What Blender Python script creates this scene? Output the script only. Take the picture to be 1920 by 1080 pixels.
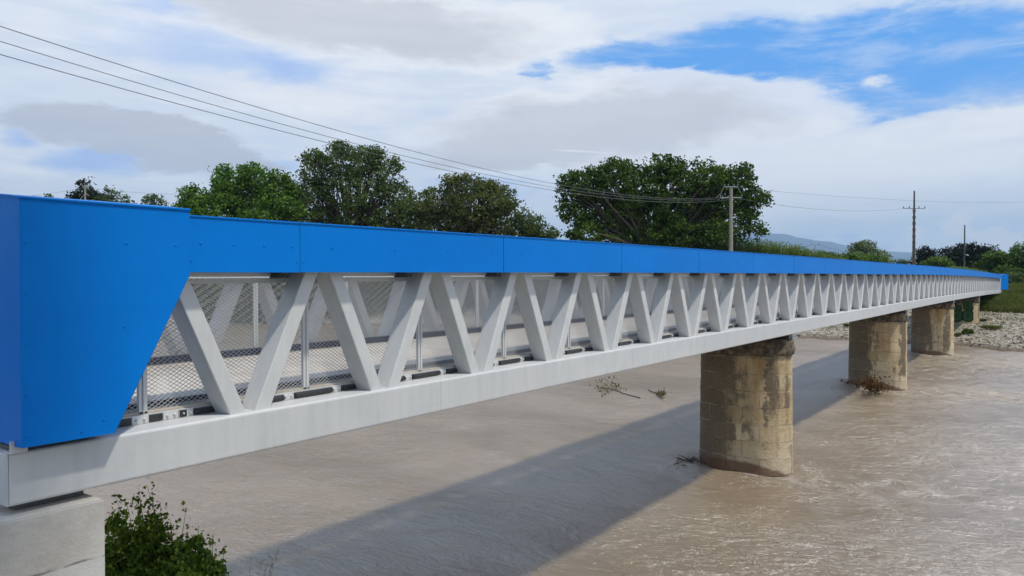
import bpy, bmesh, math, random
import numpy as np
from mathutils import Vector, Matrix, noise as mnoise
R = math.radians
random.seed(7)
rng = np.random.default_rng(7)
for o in list(bpy.data.objects): bpy.data.objects.remove(o)
scene = bpy.context.scene
COL = scene.collection

# ------------------------------------------------------------------ camera
F = 1450.0                       # focal length in photo pixels (1920 wide)
EYE = 6.81                       # eye height above the water
TH = math.atan(1038 / F)         # bridge runs along +X, camera looks TH to its left
CT, ST = math.cos(TH), math.sin(TH)
PITCH = math.atan(25 / F)
cam_d = bpy.data.cameras.new("camera"); cam = bpy.data.objects.new("camera", cam_d); COL.objects.link(cam)
cam_d.sensor_width = 36; cam_d.lens = F / 1920 * 36; cam_d.clip_start = 0.1; cam_d.clip_end = 60000
cam.location = (0, 0, EYE); cam.rotation_euler = (R(90) - PITCH, 0, TH - R(90))
scene.camera = cam
# ------------------------------------------------------------------ light
SUN = Vector((0.02, -0.50, 1.0)).normalized()
sun_d = bpy.data.lights.new("sun", 'SUN'); sun = bpy.data.objects.new("sun", sun_d); COL.objects.link(sun)
sun_d.energy = 2.6; sun_d.angle = R(3.2); sun_d.color = (1.0, 0.94, 0.83)
sun.rotation_euler = SUN.to_track_quat('Z', 'Y').to_euler()
scene.view_settings.view_transform = 'Standard'; scene.view_settings.look = 'None'
scene.view_settings.exposure = 0.43; scene.view_settings.gamma = 1

# ------------------------------------------------------------------ node helper
class NB:
    def __init__(s, nt): s.nt = nt; s.n = nt.nodes; s.l = nt.links
    def inp(s, sock, v):
        if v is None: return
        if isinstance(v, bpy.types.NodeSocket): s.l.new(v, sock)
        else:
            if sock.type == 'RGBA' and len(v) == 3: v = (*v, 1)
            sock.default_value = v
    def m(s, op, a, b=None, c=None, clamp=False):
        n = s.n.new('ShaderNodeMath'); n.operation = op; n.use_clamp = clamp
        s.inp(n.inputs[0], a); s.inp(n.inputs[1], b); s.inp(n.inputs[2], c); return n.outputs[0]
    def vm(s, op, a, b=None, out=0):
        n = s.n.new('ShaderNodeVectorMath'); n.operation = op
        s.inp(n.inputs[0], a)
        if b is not None: s.inp(n.inputs[1], b)
        return n.outputs[out]
    def comb(s, x, y, z=0.0):
        n = s.n.new('ShaderNodeCombineXYZ'); s.inp(n.inputs[0], x); s.inp(n.inputs[1], y); s.inp(n.inputs[2], z); return n.outputs[0]
    def sep(s, v):
        n = s.n.new('ShaderNodeSeparateXYZ'); s.inp(n.inputs[0], v); return n.outputs
    def noise(s, vec, scale, detail=3, rough=.55, dist=0, col=False):
        n = s.n.new('ShaderNodeTexNoise'); s.inp(n.inputs['Vector'], vec); n.inputs['Scale'].default_value = scale
        n.inputs['Detail'].default_value = detail; n.inputs['Roughness'].default_value = rough; n.inputs['Distortion'].default_value = dist
        return n.outputs['Color'] if col else n.outputs['Fac']
    def ramp(s, f, stops, interp='LINEAR'):
        n = s.n.new('ShaderNodeValToRGB'); s.inp(n.inputs[0], f); cr = n.color_ramp; cr.interpolation = interp
        while len(cr.elements) < len(stops): cr.elements.new(0.5)
        for e, (p, c) in zip(cr.elements, stops):
            e.position = p; e.color = (*c, 1) if not isinstance(c, (int, float)) else (c, c, c, 1)
        return n.outputs[0]
    def sstep(s, v, a, b):
        n = s.n.new('ShaderNodeMapRange'); n.interpolation_type = 'SMOOTHSTEP'
        s.inp(n.inputs[0], v); n.inputs[1].default_value = a; n.inputs[2].default_value = b; return n.outputs[0]
    def mix(s, f, a, b, mode='MIX'):
        n = s.n.new('ShaderNodeMix'); n.data_type = 'RGBA'; n.blend_type = mode
        s.inp(n.inputs[0], f); s.inp(n.inputs[6], a); s.inp(n.inputs[7], b); return n.outputs[2]
    def bump(s, h, strength=.5, dist=.02, normal=None):
        n = s.n.new('ShaderNodeBump'); n.inputs['Strength'].default_value = strength; n.inputs['Distance'].default_value = dist
        s.inp(n.inputs['Height'], h)
        if normal is not None: s.inp(n.inputs['Normal'], normal)
        return n.outputs[0]
    def scale(s, v, x, y, z): return s.vm('MULTIPLY', v, (x, y, z))

# ------------------------------------------------------------------ world: sky and clouds
world = bpy.data.worlds.new("World"); scene.world = world; world.use_nodes = True
wn = NB(world.node_tree); world.node_tree.nodes.clear()
sky = wn.n.new('ShaderNodeTexSky'); sky.sky_type = 'NISHITA'; sky.sun_disc = False
sky.sun_elevation = math.asin(SUN.z); sky.sun_rotation = math.atan2(SUN.x, SUN.y)
sky.air_density = 1.0; sky.dust_density = 0.6; sky.ozone_density = 2.5
tc = wn.n.new('ShaderNodeTexCoord')
dx, dy, dz = wn.sep(tc.outputs['Generated'])
az = wn.m('SUBTRACT', TH, wn.m('ARCTAN2', dy, dx))
hor = wn.m('SQRT', wn.m('ADD', wn.m('MULTIPLY', dx, dx), wn.m('MULTIPLY', dy, dy)))
el = wn.m('DIVIDE', dz, wn.m('MAXIMUM', hor, .05))
ae = wn.comb(az, el, 0.0)
w1 = wn.noise(wn.scale(ae, 2.2, 7, 1), 3.0, 5, .6, col=True)
w2 = wn.noise(wn.scale(ae, 5, 12, 1), 6.0, 4, .6, col=True)
warp = wn.vm('ADD', wn.scale(wn.vm('SUBTRACT', w1, (.5, .5, .5)), .30, .085, 0), wn.scale(wn.vm('SUBTRACT', w2, (.5, .5, .5)), .07, .035, 0))
aw = wn.vm('ADD', ae, warp)
def blob(x, y, rx, ry, rot=0, s0=0.0, s1=.5, k=.75):
    """soft patch on the sky dome, centre given as a bearing and elevation"""
    a = math.atan((x - 960) / F); e = (515 - y) / F * math.cos(a)
    ra, re = rx / F * math.cos(a) ** 2, ry / F * math.cos(a)
    c, s = math.cos(R(rot)), math.sin(R(rot))
    d = wn.vm('SUBTRACT', wn.vm('ADD', ae, wn.scale(warp, k, k, 0)), (a, e, 0)); X, Y, _ = wn.sep(d)
    u = wn.m('MULTIPLY_ADD', X, c / ra, wn.m('MULTIPLY', Y, s / ra)); v = wn.m('MULTIPLY_ADD', X, -s / re, wn.m('MULTIPLY', Y, c / re))
    q = wn.m('SUBTRACT', 1.0, wn.m('SQRT', wn.m('ADD', wn.m('MULTIPLY', u, u), wn.m('MULTIPLY', v, v))))
    return wn.sstep(q, s0, s1)
def union(bs):
    r = bs[0]
    for b in bs[1:]: r = wn.m('MAXIMUM', r, b)
    return r
CL = 10.0   # cloud radiance is written for the 0.1 background strength
def cc(r, g, b): return (r * CL, g * CL, b * CL)
veil = wn.noise(wn.scale(ae, 1.6, 5, 1), 2.3, 6, .62, .4)
streak = wn.noise(wn.scale(ae, 2.0, 16, 1), 3.5, 5, .6, .6)
lum = wn.m('ADD', wn.m('MULTIPLY', veil, .6), wn.m('MULTIPLY', streak, .4))
cloud = wn.ramp(lum, [(.30, cc(.47, .54, .68)), (.50, cc(.57, .62, .70)), (.64, cc(.69, .715, .76))])
# open blue sky
hi = wn.m('MULTIPLY', wn.sstep(el, .38, .75), wn.sstep(wn.noise(wn.scale(ae, 1.5, 2.5, 1), 2.5, 5, .6), .35, .6))
sky_blue = wn.mix(1.0, sky.outputs[0], (.42, .80, 1.28), 'MULTIPLY')
sky_blue = wn.mix(.75, sky_blue, cc(.075, .30, .71))
blue = union([blob(1560, 115, 530, 118, -3, 0, .35), blob(1780, 165, 300, 62, 0, 0, .4), blob(1230, 110, 200, 45, 0, 0, .6), blob(985, 125, 60, 22, 0, 0, .6)])
pale = union([blob(400, 110, 330, 75, -4, 0, 1.0), blob(200, 300, 190, 32, 5, 0, .9), blob(900, 355, 180, 40, 0, 0, 1.0),
              blob(330, 20, 200, 40, 0, 0, 1), blob(1560, 462, 190, 26, 0, 0, .8), blob(520, 300, 60, 20, 0, 0, .9)])
thin = wn.sstep(wn.noise(wn.scale(ae, 1.5, 6, 1), 4.0, 6, .65, .5), .42, .72)
fx = wn.m('MULTIPLY', blue, wn.m('SUBTRACT', 1.0, wn.m('MULTIPLY', thin, .5)))
col = wn.mix(wn.m('MULTIPLY', pale, .75), cloud, cc(.36, .48, .73))
col = wn.mix(fx, col, sky_blue)
pl2 = union([blob(185, 297, 165, 24, 8, 0, .7, .35), blob(520, 128, 110, 30, 0, 0, .9, .5), blob(40, 262, 60, 26, 0, 0, .9, .4)])
col = wn.mix(wn.m('MULTIPLY', pl2, .8), col, cc(.30, .43, .72))
topveil = blob(1600, -10, 480, 55, 0, 0, .9)
col = wn.mix(wn.m('MULTIPLY', topveil, .7), col, cc(.52, .60, .72))
# grey cloud sheets
g_tex = wn.noise(wn.scale(ae, 1.2, 8, 1), 5, 5, .6, .3)
grey = wn.mix(g_tex, cc(.40, .415, .46), cc(.53, .54, .575))
bright = wn.mix(g_tex, cc(.60, .62, .67), cc(.78, .79, .80))
rim = union([blob(760, 52, 430, 90, -3, 0, .25), blob(1190, 225, 420, 90, 3, 0, .2), blob(1500, 330, 520, 110, 3, 0, .5), blob(560, 185, 260, 45, -4, 0, .8), blob(1655, 152, 46, 13, 0, 0, .9, .35), blob(1900, 235, 260, 36, 6, 0, .6)])
col = wn.mix(wn.m('MULTIPLY', rim, .82), col, bright)
gm = union([blob(690, 48, 400, 72, -4, 0, .45), blob(1140, 235, 370, 80, 4, 0, .45), blob(960, 285, 220, 34, 0, 0, .4), blob(20, 362, 40, 9, 0, 0, .5),
            blob(20, 362, 38, 9, 0, 0, .5)])
col = wn.mix(wn.m('MULTIPLY', gm, .8), col, grey)
lens = union([blob(265, 258, 268, 56, -7, 0, .2, .5), blob(150, 236, 130, 26, 4, 0, .35, .5), blob(400, 275, 130, 36, -12, 0, .3, .8)])
col = wn.mix(wn.m('MULTIPLY', lens, .85), col, wn.mix(g_tex, cc(.36, .385, .45), cc(.46, .48, .53)))
bands = wn.m('MULTIPLY', blob(1720, 390, 420, 60, 0, 0, .8), wn.sstep(streak, .42, .7))
col = wn.mix(wn.m('MULTIPLY', bands, .45), col, cc(.50, .54, .62))
cum = wn.m('MULTIPLY', union([blob(1825, 437, 45, 24, 0, 0, .4), blob(1895, 452, 70, 14, 0, 0, .5), blob(1722, 440, 36, 18, 0, 0, .7), blob(1350, 455, 90, 10, 0, 0, .6), blob(1005, 435, 60, 14, 0, 0, .7)]), .8)
col = wn.mix(cum, col, cc(.72, .70, .68))
col = wn.mix(wn.m('MULTIPLY', hi, .8), col, cc(.13, .29, .66))
trail = blob(1088, 285, 82, 2.6, -3.5, 0, .8, .03)
col = wn.mix(wn.m('MULTIPLY', trail, .7), col, cc(.72, .73, .75))
bg = wn.n.new('ShaderNodeBackground'); bg.inputs[1].default_value = 0.1
wo = wn.n.new('ShaderNodeOutputWorld'); wn.l.new(col, bg.inputs[0]); wn.l.new(bg.outputs[0], wo.inputs[0])

# ------------------------------------------------------------------ projection helper (bearing in the photo + depth -> world point)
_rc, _rs = math.cos(PITCH), math.sin(PITCH)
def P(px, py, Z):
    """point at depth Z metres along the bearing px, py"""
    a, b = (px - 960) / F, (540 - py) / F
    fz = _rc + b * _rs; up = -_rs + b * _rc
    k = Z / fz
    X = a * k; H = up * k
    return Vector((X * ST + Z * CT, -X * CT + Z * ST, EYE + H))

# ------------------------------------------------------------------ object helpers
def tag(o, label=None, cat=None, group=None, kind=None):
    if label: o['label'] = label
    if cat: o['category'] = cat
    if group: o['group'] = group
    if kind: o['kind'] = kind
    return o
def empty(name, loc=(0, 0, 0), label=None, cat=None, group=None):
    o = bpy.data.objects.new(name, None); COL.objects.link(o); o.location = loc; o.empty_display_size = .3
    return tag(o, label, cat, group)
def link(name, me, mat=None, parent=None, loc=(0, 0, 0), smooth=False):
    if mat is not None and not me.materials: me.materials.append(mat)
    o = bpy.data.objects.new(name, me); COL.objects.link(o); o.location = loc
    if parent is not None: o.parent = parent
    if smooth: me.polygons.foreach_set('use_smooth', [True] * len(me.polygons))
    return o
def np_mesh(name, verts, faces4):
    me = bpy.data.meshes.new(name); nf = len(faces4); k = faces4.shape[1]
    me.vertices.add(len(verts)); me.vertices.foreach_set('co', np.asarray(verts, dtype=np.float32).ravel())
    me.loops.add(nf * k); me.loops.foreach_set('vertex_index', np.asarray(faces4, dtype=np.int32).ravel())
    me.polygons.add(nf); me.polygons.foreach_set('loop_start', np.arange(0, nf * k, k, dtype=np.int32))
    me.polygons.foreach_set('loop_total', np.full(nf, k, dtype=np.int32))
    me.update(calc_edges=True); return me
class MB:
    def __init__(s): s.v = []; s.f = []
    def box(s, x0, x1, y0, y1, z0, z1):
        b = len(s.v)
        s.v += [(x0, y0, z0), (x1, y0, z0), (x1, y1, z0), (x0, y1, z0), (x0, y0, z1), (x1, y0, z1), (x1, y1, z1), (x0, y1, z1)]
        s.f += [tuple(b + i for i in q) for q in ((0, 3, 2, 1), (4, 5, 6, 7), (0, 1, 5, 4), (1, 2, 6, 5), (2, 3, 7, 6), (3, 0, 4, 7))]
        return s
    def prism(s, pts, y0, y1):   # polygon in x-z, extruded along y
        b = len(s.v); n = len(pts)
        s.v += [(p[0], y0, p[1]) for p in pts] + [(p[0], y1, p[1]) for p in pts]
        s.f.append(tuple(range(b, b + n))); s.f.append(tuple(reversed(range(b + n, b + 2 * n))))
        for i in range(n):
            j = (i + 1) % n; s.f.append((b + j, b + i, b + n + i, b + n + j))
        return s
    def tube(s, pts, rad, n=8, cap=True):
        pts = [Vector(p) for p in pts]; rad = rad if isinstance(rad, (list, tuple)) else [rad] * len(pts)
        b = len(s.v); ref = None
        for i, p in enumerate(pts):
            d = (pts[min(i + 1, len(pts) - 1)] - pts[max(i - 1, 0)]).normalized()
            if ref is None: ref = Vector((0, 0, 1)) if abs(d.z) < .9 else Vector((1, 0, 0))
            a = (ref - d * ref.dot(d)).normalized(); c = d.cross(a); ref = a
            for k in range(n):
                w = 2 * math.pi * k / n
                s.v.append(tuple(p + (a * math.cos(w) + c * math.sin(w)) * rad[i]))
        for i in range(len(pts) - 1):
            for k in range(n):
                k2 = (k + 1) % n; o = b + i * n
                s.f.append((o + k, o + k2, o + n + k2, o + n + k))
        if cap:
            s.f.append(tuple(reversed(range(b, b + n)))); e = b + (len(pts) - 1) * n; s.f.append(tuple(range(e, e + n)))
        return s
    def dome(s, c, r, axis, n=8):    # a domed rivet head
        axis = Vector(axis); ref = Vector((0, 0, 1)) if abs(axis.z) < .9 else Vector((1, 0, 0))
        a = axis.cross(ref).normalized(); d = axis.cross(a); c = Vector(c)
        return s.tube2(c, [(0, r), (r * .35, r * .95), (r * .6, r * .55), (r * .68, r * .1)], a, d, axis, n)
    def tube2(s, c, prof, a, d, axis, n):
        b = len(s.v)
        for h, r in prof:
            for k in range(n):
                w = 2 * math.pi * k / n; s.v.append(tuple(c + axis * h + (a * math.cos(w) + d * math.sin(w)) * r))
        for i in range(len(prof) - 1):
            for k in range(n):
                k2 = (k + 1) % n; o = b + i * n; s.f.append((o + k, o + k2, o + n + k2, o + n + k))
        e = b + (len(prof) - 1) * n; s.f.append(tuple(range(e, e + n))); return s
    def mesh(s, name, bevel=0, seg=2):
        me = bpy.data.meshes.new(name); me.from_pydata(s.v, [], s.f)
        bm = bmesh.new(); bm.from_mesh(me)
        bmesh.ops.recalc_face_normals(bm, faces=bm.faces)
        if bevel: bmesh.ops.bevel(bm, geom=bm.edges[:], offset=bevel, segments=seg, affect='EDGES', profile=.5, clamp_overlap=True)
        bm.to_mesh(me); bm.free(); return me
    def obj(s, name, mat, parent=None, loc=(0, 0, 0), bevel=0, smooth=False, seg=2):
        return link(name, s.mesh(name, bevel, seg), mat, parent, loc, smooth)

# ------------------------------------------------------------------ materials
def mat(name):
    m = bpy.data.materials.new(name); m.use_nodes = True; nt = m.node_tree; nb = NB(nt)
    return m, nb, nt.nodes['Principled BSDF']
def obj_co(nb):
    t = nb.n.new('ShaderNodeTexCoord'); return t.outputs['Object']
def simple(name, c, rough=.5, metal=0, var=.12, sc=3.0, bump=0, bsc=30, spec=.5):
    m, nb, p = mat(name); co = obj_co(nb)
    geo = nb.n.new('ShaderNodeNewGeometry').outputs['Position']
    n = nb.noise(geo, sc, 5, .6)
    d = tuple(x * (1 - var) for x in c); e = tuple(min(1, x * (1 + var)) for x in c)
    nb.inp(p.inputs['Base Color'], nb.ramp(n, [(.3, d), (.7, e)]))
    p.inputs['Roughness'].default_value = rough; p.inputs['Metallic'].default_value = metal
    p.inputs['Specular IOR Level'].default_value = spec
    if bump: nb.inp(p.inputs['Normal'], nb.bump(nb.noise(geo, bsc, 4), bump, .01))
    return m
# blue coated sheet
M_blue, nb, p = mat('blue_sheet'); geo = nb.n.new('ShaderNodeNewGeometry').outputs['Position']
n1 = nb.noise(nb.scale(geo, .5, .5, 1.2), 1.2, 4, .6); n2 = nb.noise(nb.scale(geo, 1, 1, .25), 9, 3, .6)
c = nb.ramp(nb.m('ADD', nb.m('MULTIPLY', n1, .7), nb.m('MULTIPLY', n2, .3)), [(.3, (.000, .160, .56)), (.7, (.000, .188, .64))])
nb.inp(p.inputs['Base Color'], c); p.inputs['Roughness'].default_value = .45; p.inputs['Specular IOR Level'].default_value = .10
nb.inp(p.inputs['Normal'], nb.bump(nb.noise(nb.scale(geo, .8, .8, .8), 1.6, 2), .25, .02))
# galvanised, pale painted steel
M_steel, nb, p = mat('pale_steel'); geo = nb.n.new('ShaderNodeNewGeometry').outputs['Position']
n1 = nb.noise(geo, 2.5, 6, .65); n2 = nb.noise(nb.scale(geo, 6, 6, .6), 2, 4, .6); n3 = nb.noise(geo, 70, 2)
f = nb.m('ADD', nb.m('MULTIPLY', n1, .5), nb.m('ADD', nb.m('MULTIPLY', n2, .35), nb.m('MULTIPLY', n3, .15)))
nb.inp(p.inputs['Base Color'], nb.ramp(f, [(.3, (.50, .515, .51)), (.5, (.58, .59, .58)), (.7, (.635, .64, .625))]))
nb.inp(p.inputs['Roughness'], nb.ramp(n1, [(.3, .38), (.7, .55)])); p.inputs['Metallic'].default_value = .15
nb.inp(p.inputs['Normal'], nb.bump(nb.noise(geo, 40, 3), .08, .004))
M_chord, nb, p = mat('pale_steel_chord'); geo = nb.n.new('ShaderNodeNewGeometry').outputs['Position']
n1 = nb.noise(geo, 1.6, 6, .65); n2 = nb.noise(nb.scale(geo, 4, 4, .5), 2, 4, .6)
gx, gy, gz = nb.sep(geo)
blk = nb.n.new('ShaderNodeTexWhiteNoise'); blk.noise_dimensions = '1D'; nb.inp(blk.inputs['W'], nb.m('FLOOR', nb.m('DIVIDE', nb.m('SUBTRACT', gx, 5.4), 6.43)))
seam = nb.m('LESS_THAN', nb.m('ABSOLUTE', nb.m('SUBTRACT', nb.m('FRACT', nb.m('DIVIDE', nb.m('SUBTRACT', gx, 5.4), 6.43)), .5)), .0008)
f = nb.m('ADD', nb.m('MULTIPLY', n1, .5), nb.m('MULTIPLY', n2, .5))
c = nb.ramp(f, [(.3, (.49, .505, .50)), (.5, (.56, .57, .565)), (.7, (.61, .615, .60))])
c = nb.mix(nb.m('MULTIPLY', blk.outputs[0], .16), c, (.34, .35, .355))
c = nb.mix(nb.m('MULTIPLY', seam, .5), c, (.25, .26, .27))
nb.inp(p.inputs['Base Color'], c); p.inputs['Roughness'].default_value = .48; p.inputs['Metallic'].default_value = .1
wav = nb.noise(nb.scale(geo, 1.1, 1, 5), 2.5, 2)
nb.inp(p.inputs['Normal'], nb.bump(wav, .25, .006))
M_mesh = simple('mesh_steel', (.42, .425, .43), .45, .3, .1)
M_black = simple('black_rubber', (.022, .023, .026), .42, 0, .5, 14, .3, 60)
M_kerb = simple('dark_kerb', (.02, .022, .04), .5, 0, .3, 4)
M_dark = simple('dark_steel', (.10, .105, .11), .5, .6, .3, 8)
M_bolt = simple('bolt_steel', (.30, .31, .33), .35, .8, .2, 30)
# deck concrete
M_deck, nb, p = mat('deck_concrete'); geo = nb.n.new('ShaderNodeNewGeometry').outputs['Position']
n1 = nb.noise(geo, .7, 6, .65); n2 = nb.noise(geo, 12, 4)
nb.inp(p.inputs['Base Color'], nb.ramp(nb.m('ADD', nb.m('MULTIPLY', n1, .75), nb.m('MULTIPLY', n2, .25)), [(.32, (.30, .26, .215)), (.5, (.44, .395, .335)), (.7, (.54, .495, .43))]))
p.inputs['Roughness'].default_value = .85
# abutment concrete
M_conc, nb, p = mat('abutment_concrete'); geo = nb.n.new('ShaderNodeNewGeometry').outputs['Position']
_, _, gz = nb.sep(geo)
n1 = nb.noise(geo, 1.3, 7, .68); n2 = nb.noise(nb.scale(geo, 1, 1, 1.6), 5, 6, .7); n3 = nb.noise(geo, 26, 5, .7)
lift = nb.noise(nb.scale(geo, .8, .8, .0), 3, 4)
zz = nb.m('SUBTRACT', nb.m('ADD', gz, nb.m('MULTIPLY', lift, .05)), EYE - 2.62)
lower = nb.sstep(zz, .02, -.02)
line = nb.m('MULTIPLY', nb.sstep(nb.m('ABSOLUTE', zz), .022, .0), nb.sstep(nb.noise(geo, 6, 4), .35, .6))
c = nb.ramp(nb.m('ADD', nb.m('MULTIPLY', n1, .55), nb.m('ADD', nb.m('MULTIPLY', n2, .3), nb.m('MULTIPLY', n3, .15))),
            [(.30, (.33, .30, .26)), (.45, (.45, .42, .375)), (.60, (.53, .505, .465)), (.75, (.62, .60, .565))])
c = nb.mix(nb.m('MULTIPLY', lower, .35), c, (.60, .60, .58))
spots = nb.sstep(nb.noise(geo, 9, 3, .5), .70, .76)
c = nb.mix(nb.m('MULTIPLY', spots, .6), c, (.16, .145, .12))
c = nb.mix(nb.m('MULTIPLY', line, .75), c, (.13, .12, .10))
nb.inp(p.inputs['Base Color'], c); p.inputs['Roughness'].default_value = .9
nb.inp(p.inputs['Normal'], nb.bump(nb.m('SUBTRACT', nb.m('ADD', n3, nb.m('MULTIPLY', n2, 2)), nb.m('MULTIPLY', line, 1.5)), .3, .012))
# ashlar pier masonry (UV in metres)
def pier_mat(seed, warm):
    m, nb, p = mat('pier_masonry'); uvn = nb.n.new('ShaderNodeUVMap'); uv = uvn.outputs[0]
    geo = nb.n.new('ShaderNodeNewGeometry').outputs['Position']
    uvw = nb.vm('ADD', uv, nb.scale(nb.vm('SUBTRACT', nb.noise(geo, 2.0, 4, col=True), (.5, .5, .5)), .07, .05, 0))
    br = nb.n.new('ShaderNodeTexBrick'); nb.inp(br.inputs['Vector'], uvw)
    br.inputs['Color1'].default_value = (0, 0, 0, 1); br.inputs['Color2'].default_value = (1, 1, 1, 1); br.inputs['Mortar'].default_value = (.5, .5, .5, 1)
    br.inputs['Scale'].default_value = 1; br.inputs['Mortar Size'].default_value = .017; br.inputs['Mortar Smooth'].default_value = .35
    br.inputs['Brick Width'].default_value = 1.15; br.inputs['Row Height'].default_value = .57; br.inputs['Bias'].default_value = 0
    gv = nb.vm('ADD', geo, (seed * 13.1, seed * 7.7, 0))
    n1 = nb.noise(gv, 3.2, 7, .7); n2 = nb.noise(gv, 14, 5, .7)
    base = nb.ramp(nb.m('ADD', nb.m('MULTIPLY', n1, .55), nb.m('ADD', nb.m('MULTIPLY', n2, .15), nb.m('MULTIPLY', br.outputs['Color'], .30))),
                   [(.25, (.28, .205, .11)), (.42, (.46, .35, .195)), (.58, (.60, .485, .30)), (.75, (.69, .60, .42))])
    X, Y, Z = nb.sep(geo); u, v, _ = nb.sep(uv)
    # ochre leaching in the middle, lime-pale foot, black weathering in tall streaks with block edges, shade painted in at the back
    och = nb.m('MULTIPLY', nb.sstep(nb.noise(nb.comb(nb.m('ADD', u, seed * 3.0), nb.m('MULTIPLY', v, .25)), 1.2, 4), .45, .62), nb.sstep(v, 1.4, 3.0))
    base = nb.mix(nb.m('MULTIPLY', och, .6), base, (.36, .20, .065))
    foot = nb.sstep(nb.m('ADD', v, nb.m('MULTIPLY', n1, 1.6)), 2.6, 1.0)
    base = nb.mix(nb.m('MULTIPLY', foot, .5), base, (.56, .50, .40))
    st = nb.noise(nb.comb(nb.m('ADD', u, seed * 5.3), nb.m('MULTIPLY', v, .16), 0), 1.35, 4, .55)
    st2 = nb.m('ADD', nb.m('MULTIPLY', st, .62), nb.m('ADD', nb.m('MULTIPLY', n1, .31), nb.m('MULTIPLY', br.outputs['Color'], .07)))
    back = nb.sstep(u, 2.6, 1.2)  # darkens the back of the shaft: stain together with painted shade
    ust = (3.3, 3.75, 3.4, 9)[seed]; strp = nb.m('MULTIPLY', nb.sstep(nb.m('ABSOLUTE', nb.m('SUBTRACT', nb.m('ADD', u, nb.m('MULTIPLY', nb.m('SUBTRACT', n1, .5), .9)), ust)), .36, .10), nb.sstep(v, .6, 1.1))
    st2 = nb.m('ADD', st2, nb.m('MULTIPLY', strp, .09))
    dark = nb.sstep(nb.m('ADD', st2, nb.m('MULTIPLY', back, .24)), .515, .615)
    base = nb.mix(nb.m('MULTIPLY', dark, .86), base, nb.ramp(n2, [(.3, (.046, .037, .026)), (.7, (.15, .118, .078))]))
    mort = br.outputs['Fac']; mcol = nb.mix(nb.sstep(nb.noise(gv, 1.5, 3), .42, .6), (.16, .13, .09), (.60, .52, .36))
    base = nb.mix(nb.m('MULTIPLY', mort, .5), base, mcol)
    wet = nb.sstep(nb.m('ADD', nb.m('ADD', v, nb.m('MULTIPLY', n1, .2)), nb.m('MULTIPLY', nb.sstep(u, 2.4, 4.4), .45)), .60, .46)
    base = nb.mix(nb.m('MULTIPLY', wet, .85), base, (.10, .042, .018))
    nb.inp(p.inputs['Base Color'], base); nb.inp(p.inputs['Roughness'], nb.m('SUBTRACT', .92, nb.m('MULTIPLY', wet, .5)))
    nb.inp(p.inputs['Normal'], nb.bump(nb.m('SUBTRACT', nb.m('ADD', nb.m('MULTIPLY', n1, 1.0), nb.m('MULTIPLY', n2, .6)), nb.m('MULTIPLY', mort, .9)), .95, .06))
    return m
M_capstone, nb, p = mat('lichen_stone'); geo = nb.n.new('ShaderNodeNewGeometry').outputs['Position']
n1 = nb.noise(geo, 3.5, 7, .75)
nb.inp(p.inputs['Base Color'], nb.ramp(n1, [(.35, (.03, .026, .02)), (.5, (.10, .08, .055)), (.6, (.22, .17, .11)), (.72, (.42, .36, .26))]))
p.inputs['Roughness'].default_value = .95; nb.inp(p.inputs['Normal'], nb.bump(nb.noise(geo, 9, 6, .7), .9, .05))

# foliage
GAIN = {'leaf_evergreen': (1, 1, 1), 'leaf_dead': (1, 1, 1), 'leaf_floating': (1, 1, 1), 'leaf_sapling': (2.9, 2.7, 2.2), 'leaf_reed': (1, 1.1, .8), 'leaf_grass': (1, 1.05, .8), 'leaf_oak': (1.5, 1.45, 1.25)}
def leaf_mat(name, c1, c2, c3, trans=.35, rough=.5, clump=.35):
    m, nb, p = mat(name); g = nb.n.new('ShaderNodeNewGeometry'); n = nb.noise(g.outputs['Position'], clump, 3, .6)
    r = g.outputs['Random Per Island']
    c1, c2, c3 = [tuple(v * f for v, f in zip(q, GAIN.get(name, (1.55, 1.45, 1.35)))) for q in (c1, c2, c3)]
    c = nb.ramp(nb.m('ADD', nb.m('MULTIPLY', n, .65), nb.m('MULTIPLY', r, .35)), [(.28, c1), (.5, c2), (.74, c3)])
    nb.inp(p.inputs['Base Color'], c); p.inputs['Roughness'].default_value = rough; p.inputs['Specular IOR Level'].default_value = .12
    c1, c2, c3 = c1, c2, c3
    t = nb.n.new('ShaderNodeBsdfTranslucent'); nb.inp(t.inputs[0], nb.mix(1, c, (1.3, 1.5, .6), 'MULTIPLY'))
    ms = nb.n.new('ShaderNodeMixShader'); ms.inputs[0].default_value = trans
    nb.l.new(p.outputs[0], ms.inputs[1]); nb.l.new(t.outputs[0], ms.inputs[2])
    nb.l.new(ms.outputs[0], nb.n['Material Output'].inputs[0]); return m
M_bark = simple('bark', (.075, .06, .045), .9, 0, .4, 5, .6, 12)
L_green = leaf_mat('leaf_green', (.022, .050, .012), (.050, .105, .020), (.10, .185, .032))
L_olive = leaf_mat('leaf_olive', (.026, .042, .018), (.050, .078, .030), (.095, .125, .055))
L_brown = leaf_mat('leaf_brownish', (.030, .043, .018), (.060, .078, .032), (.115, .125, .055))
L_dark = leaf_mat('leaf_oak', (.016, .032, .009), (.032, .060, .015), (.075, .115, .022), clump=.22)
L_black = leaf_mat('leaf_evergreen', (.008, .013, .010), (.015, .024, .016), (.030, .042, .026), .15)
L_pine = leaf_mat('leaf_bright_shrub', (.028, .055, .016), (.055, .10, .028), (.11, .17, .055))
L_grey = leaf_mat('leaf_grey', (.05, .07, .05), (.09, .12, .08), (.17, .20, .14))
L_bush = leaf_mat('leaf_sapling', (.018, .038, .009), (.040, .075, .016), (.11, .16, .040), .4, .4, 1.6)
L_reed = leaf_mat('leaf_reed', (.05, .075, .022), (.10, .13, .045), (.19, .21, .09), .4, .6, .5)
L_grass = leaf_mat('leaf_grass', (.055, .075, .024), (.10, .115, .040), (.17, .16, .075), .3, .7, .25)
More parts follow.
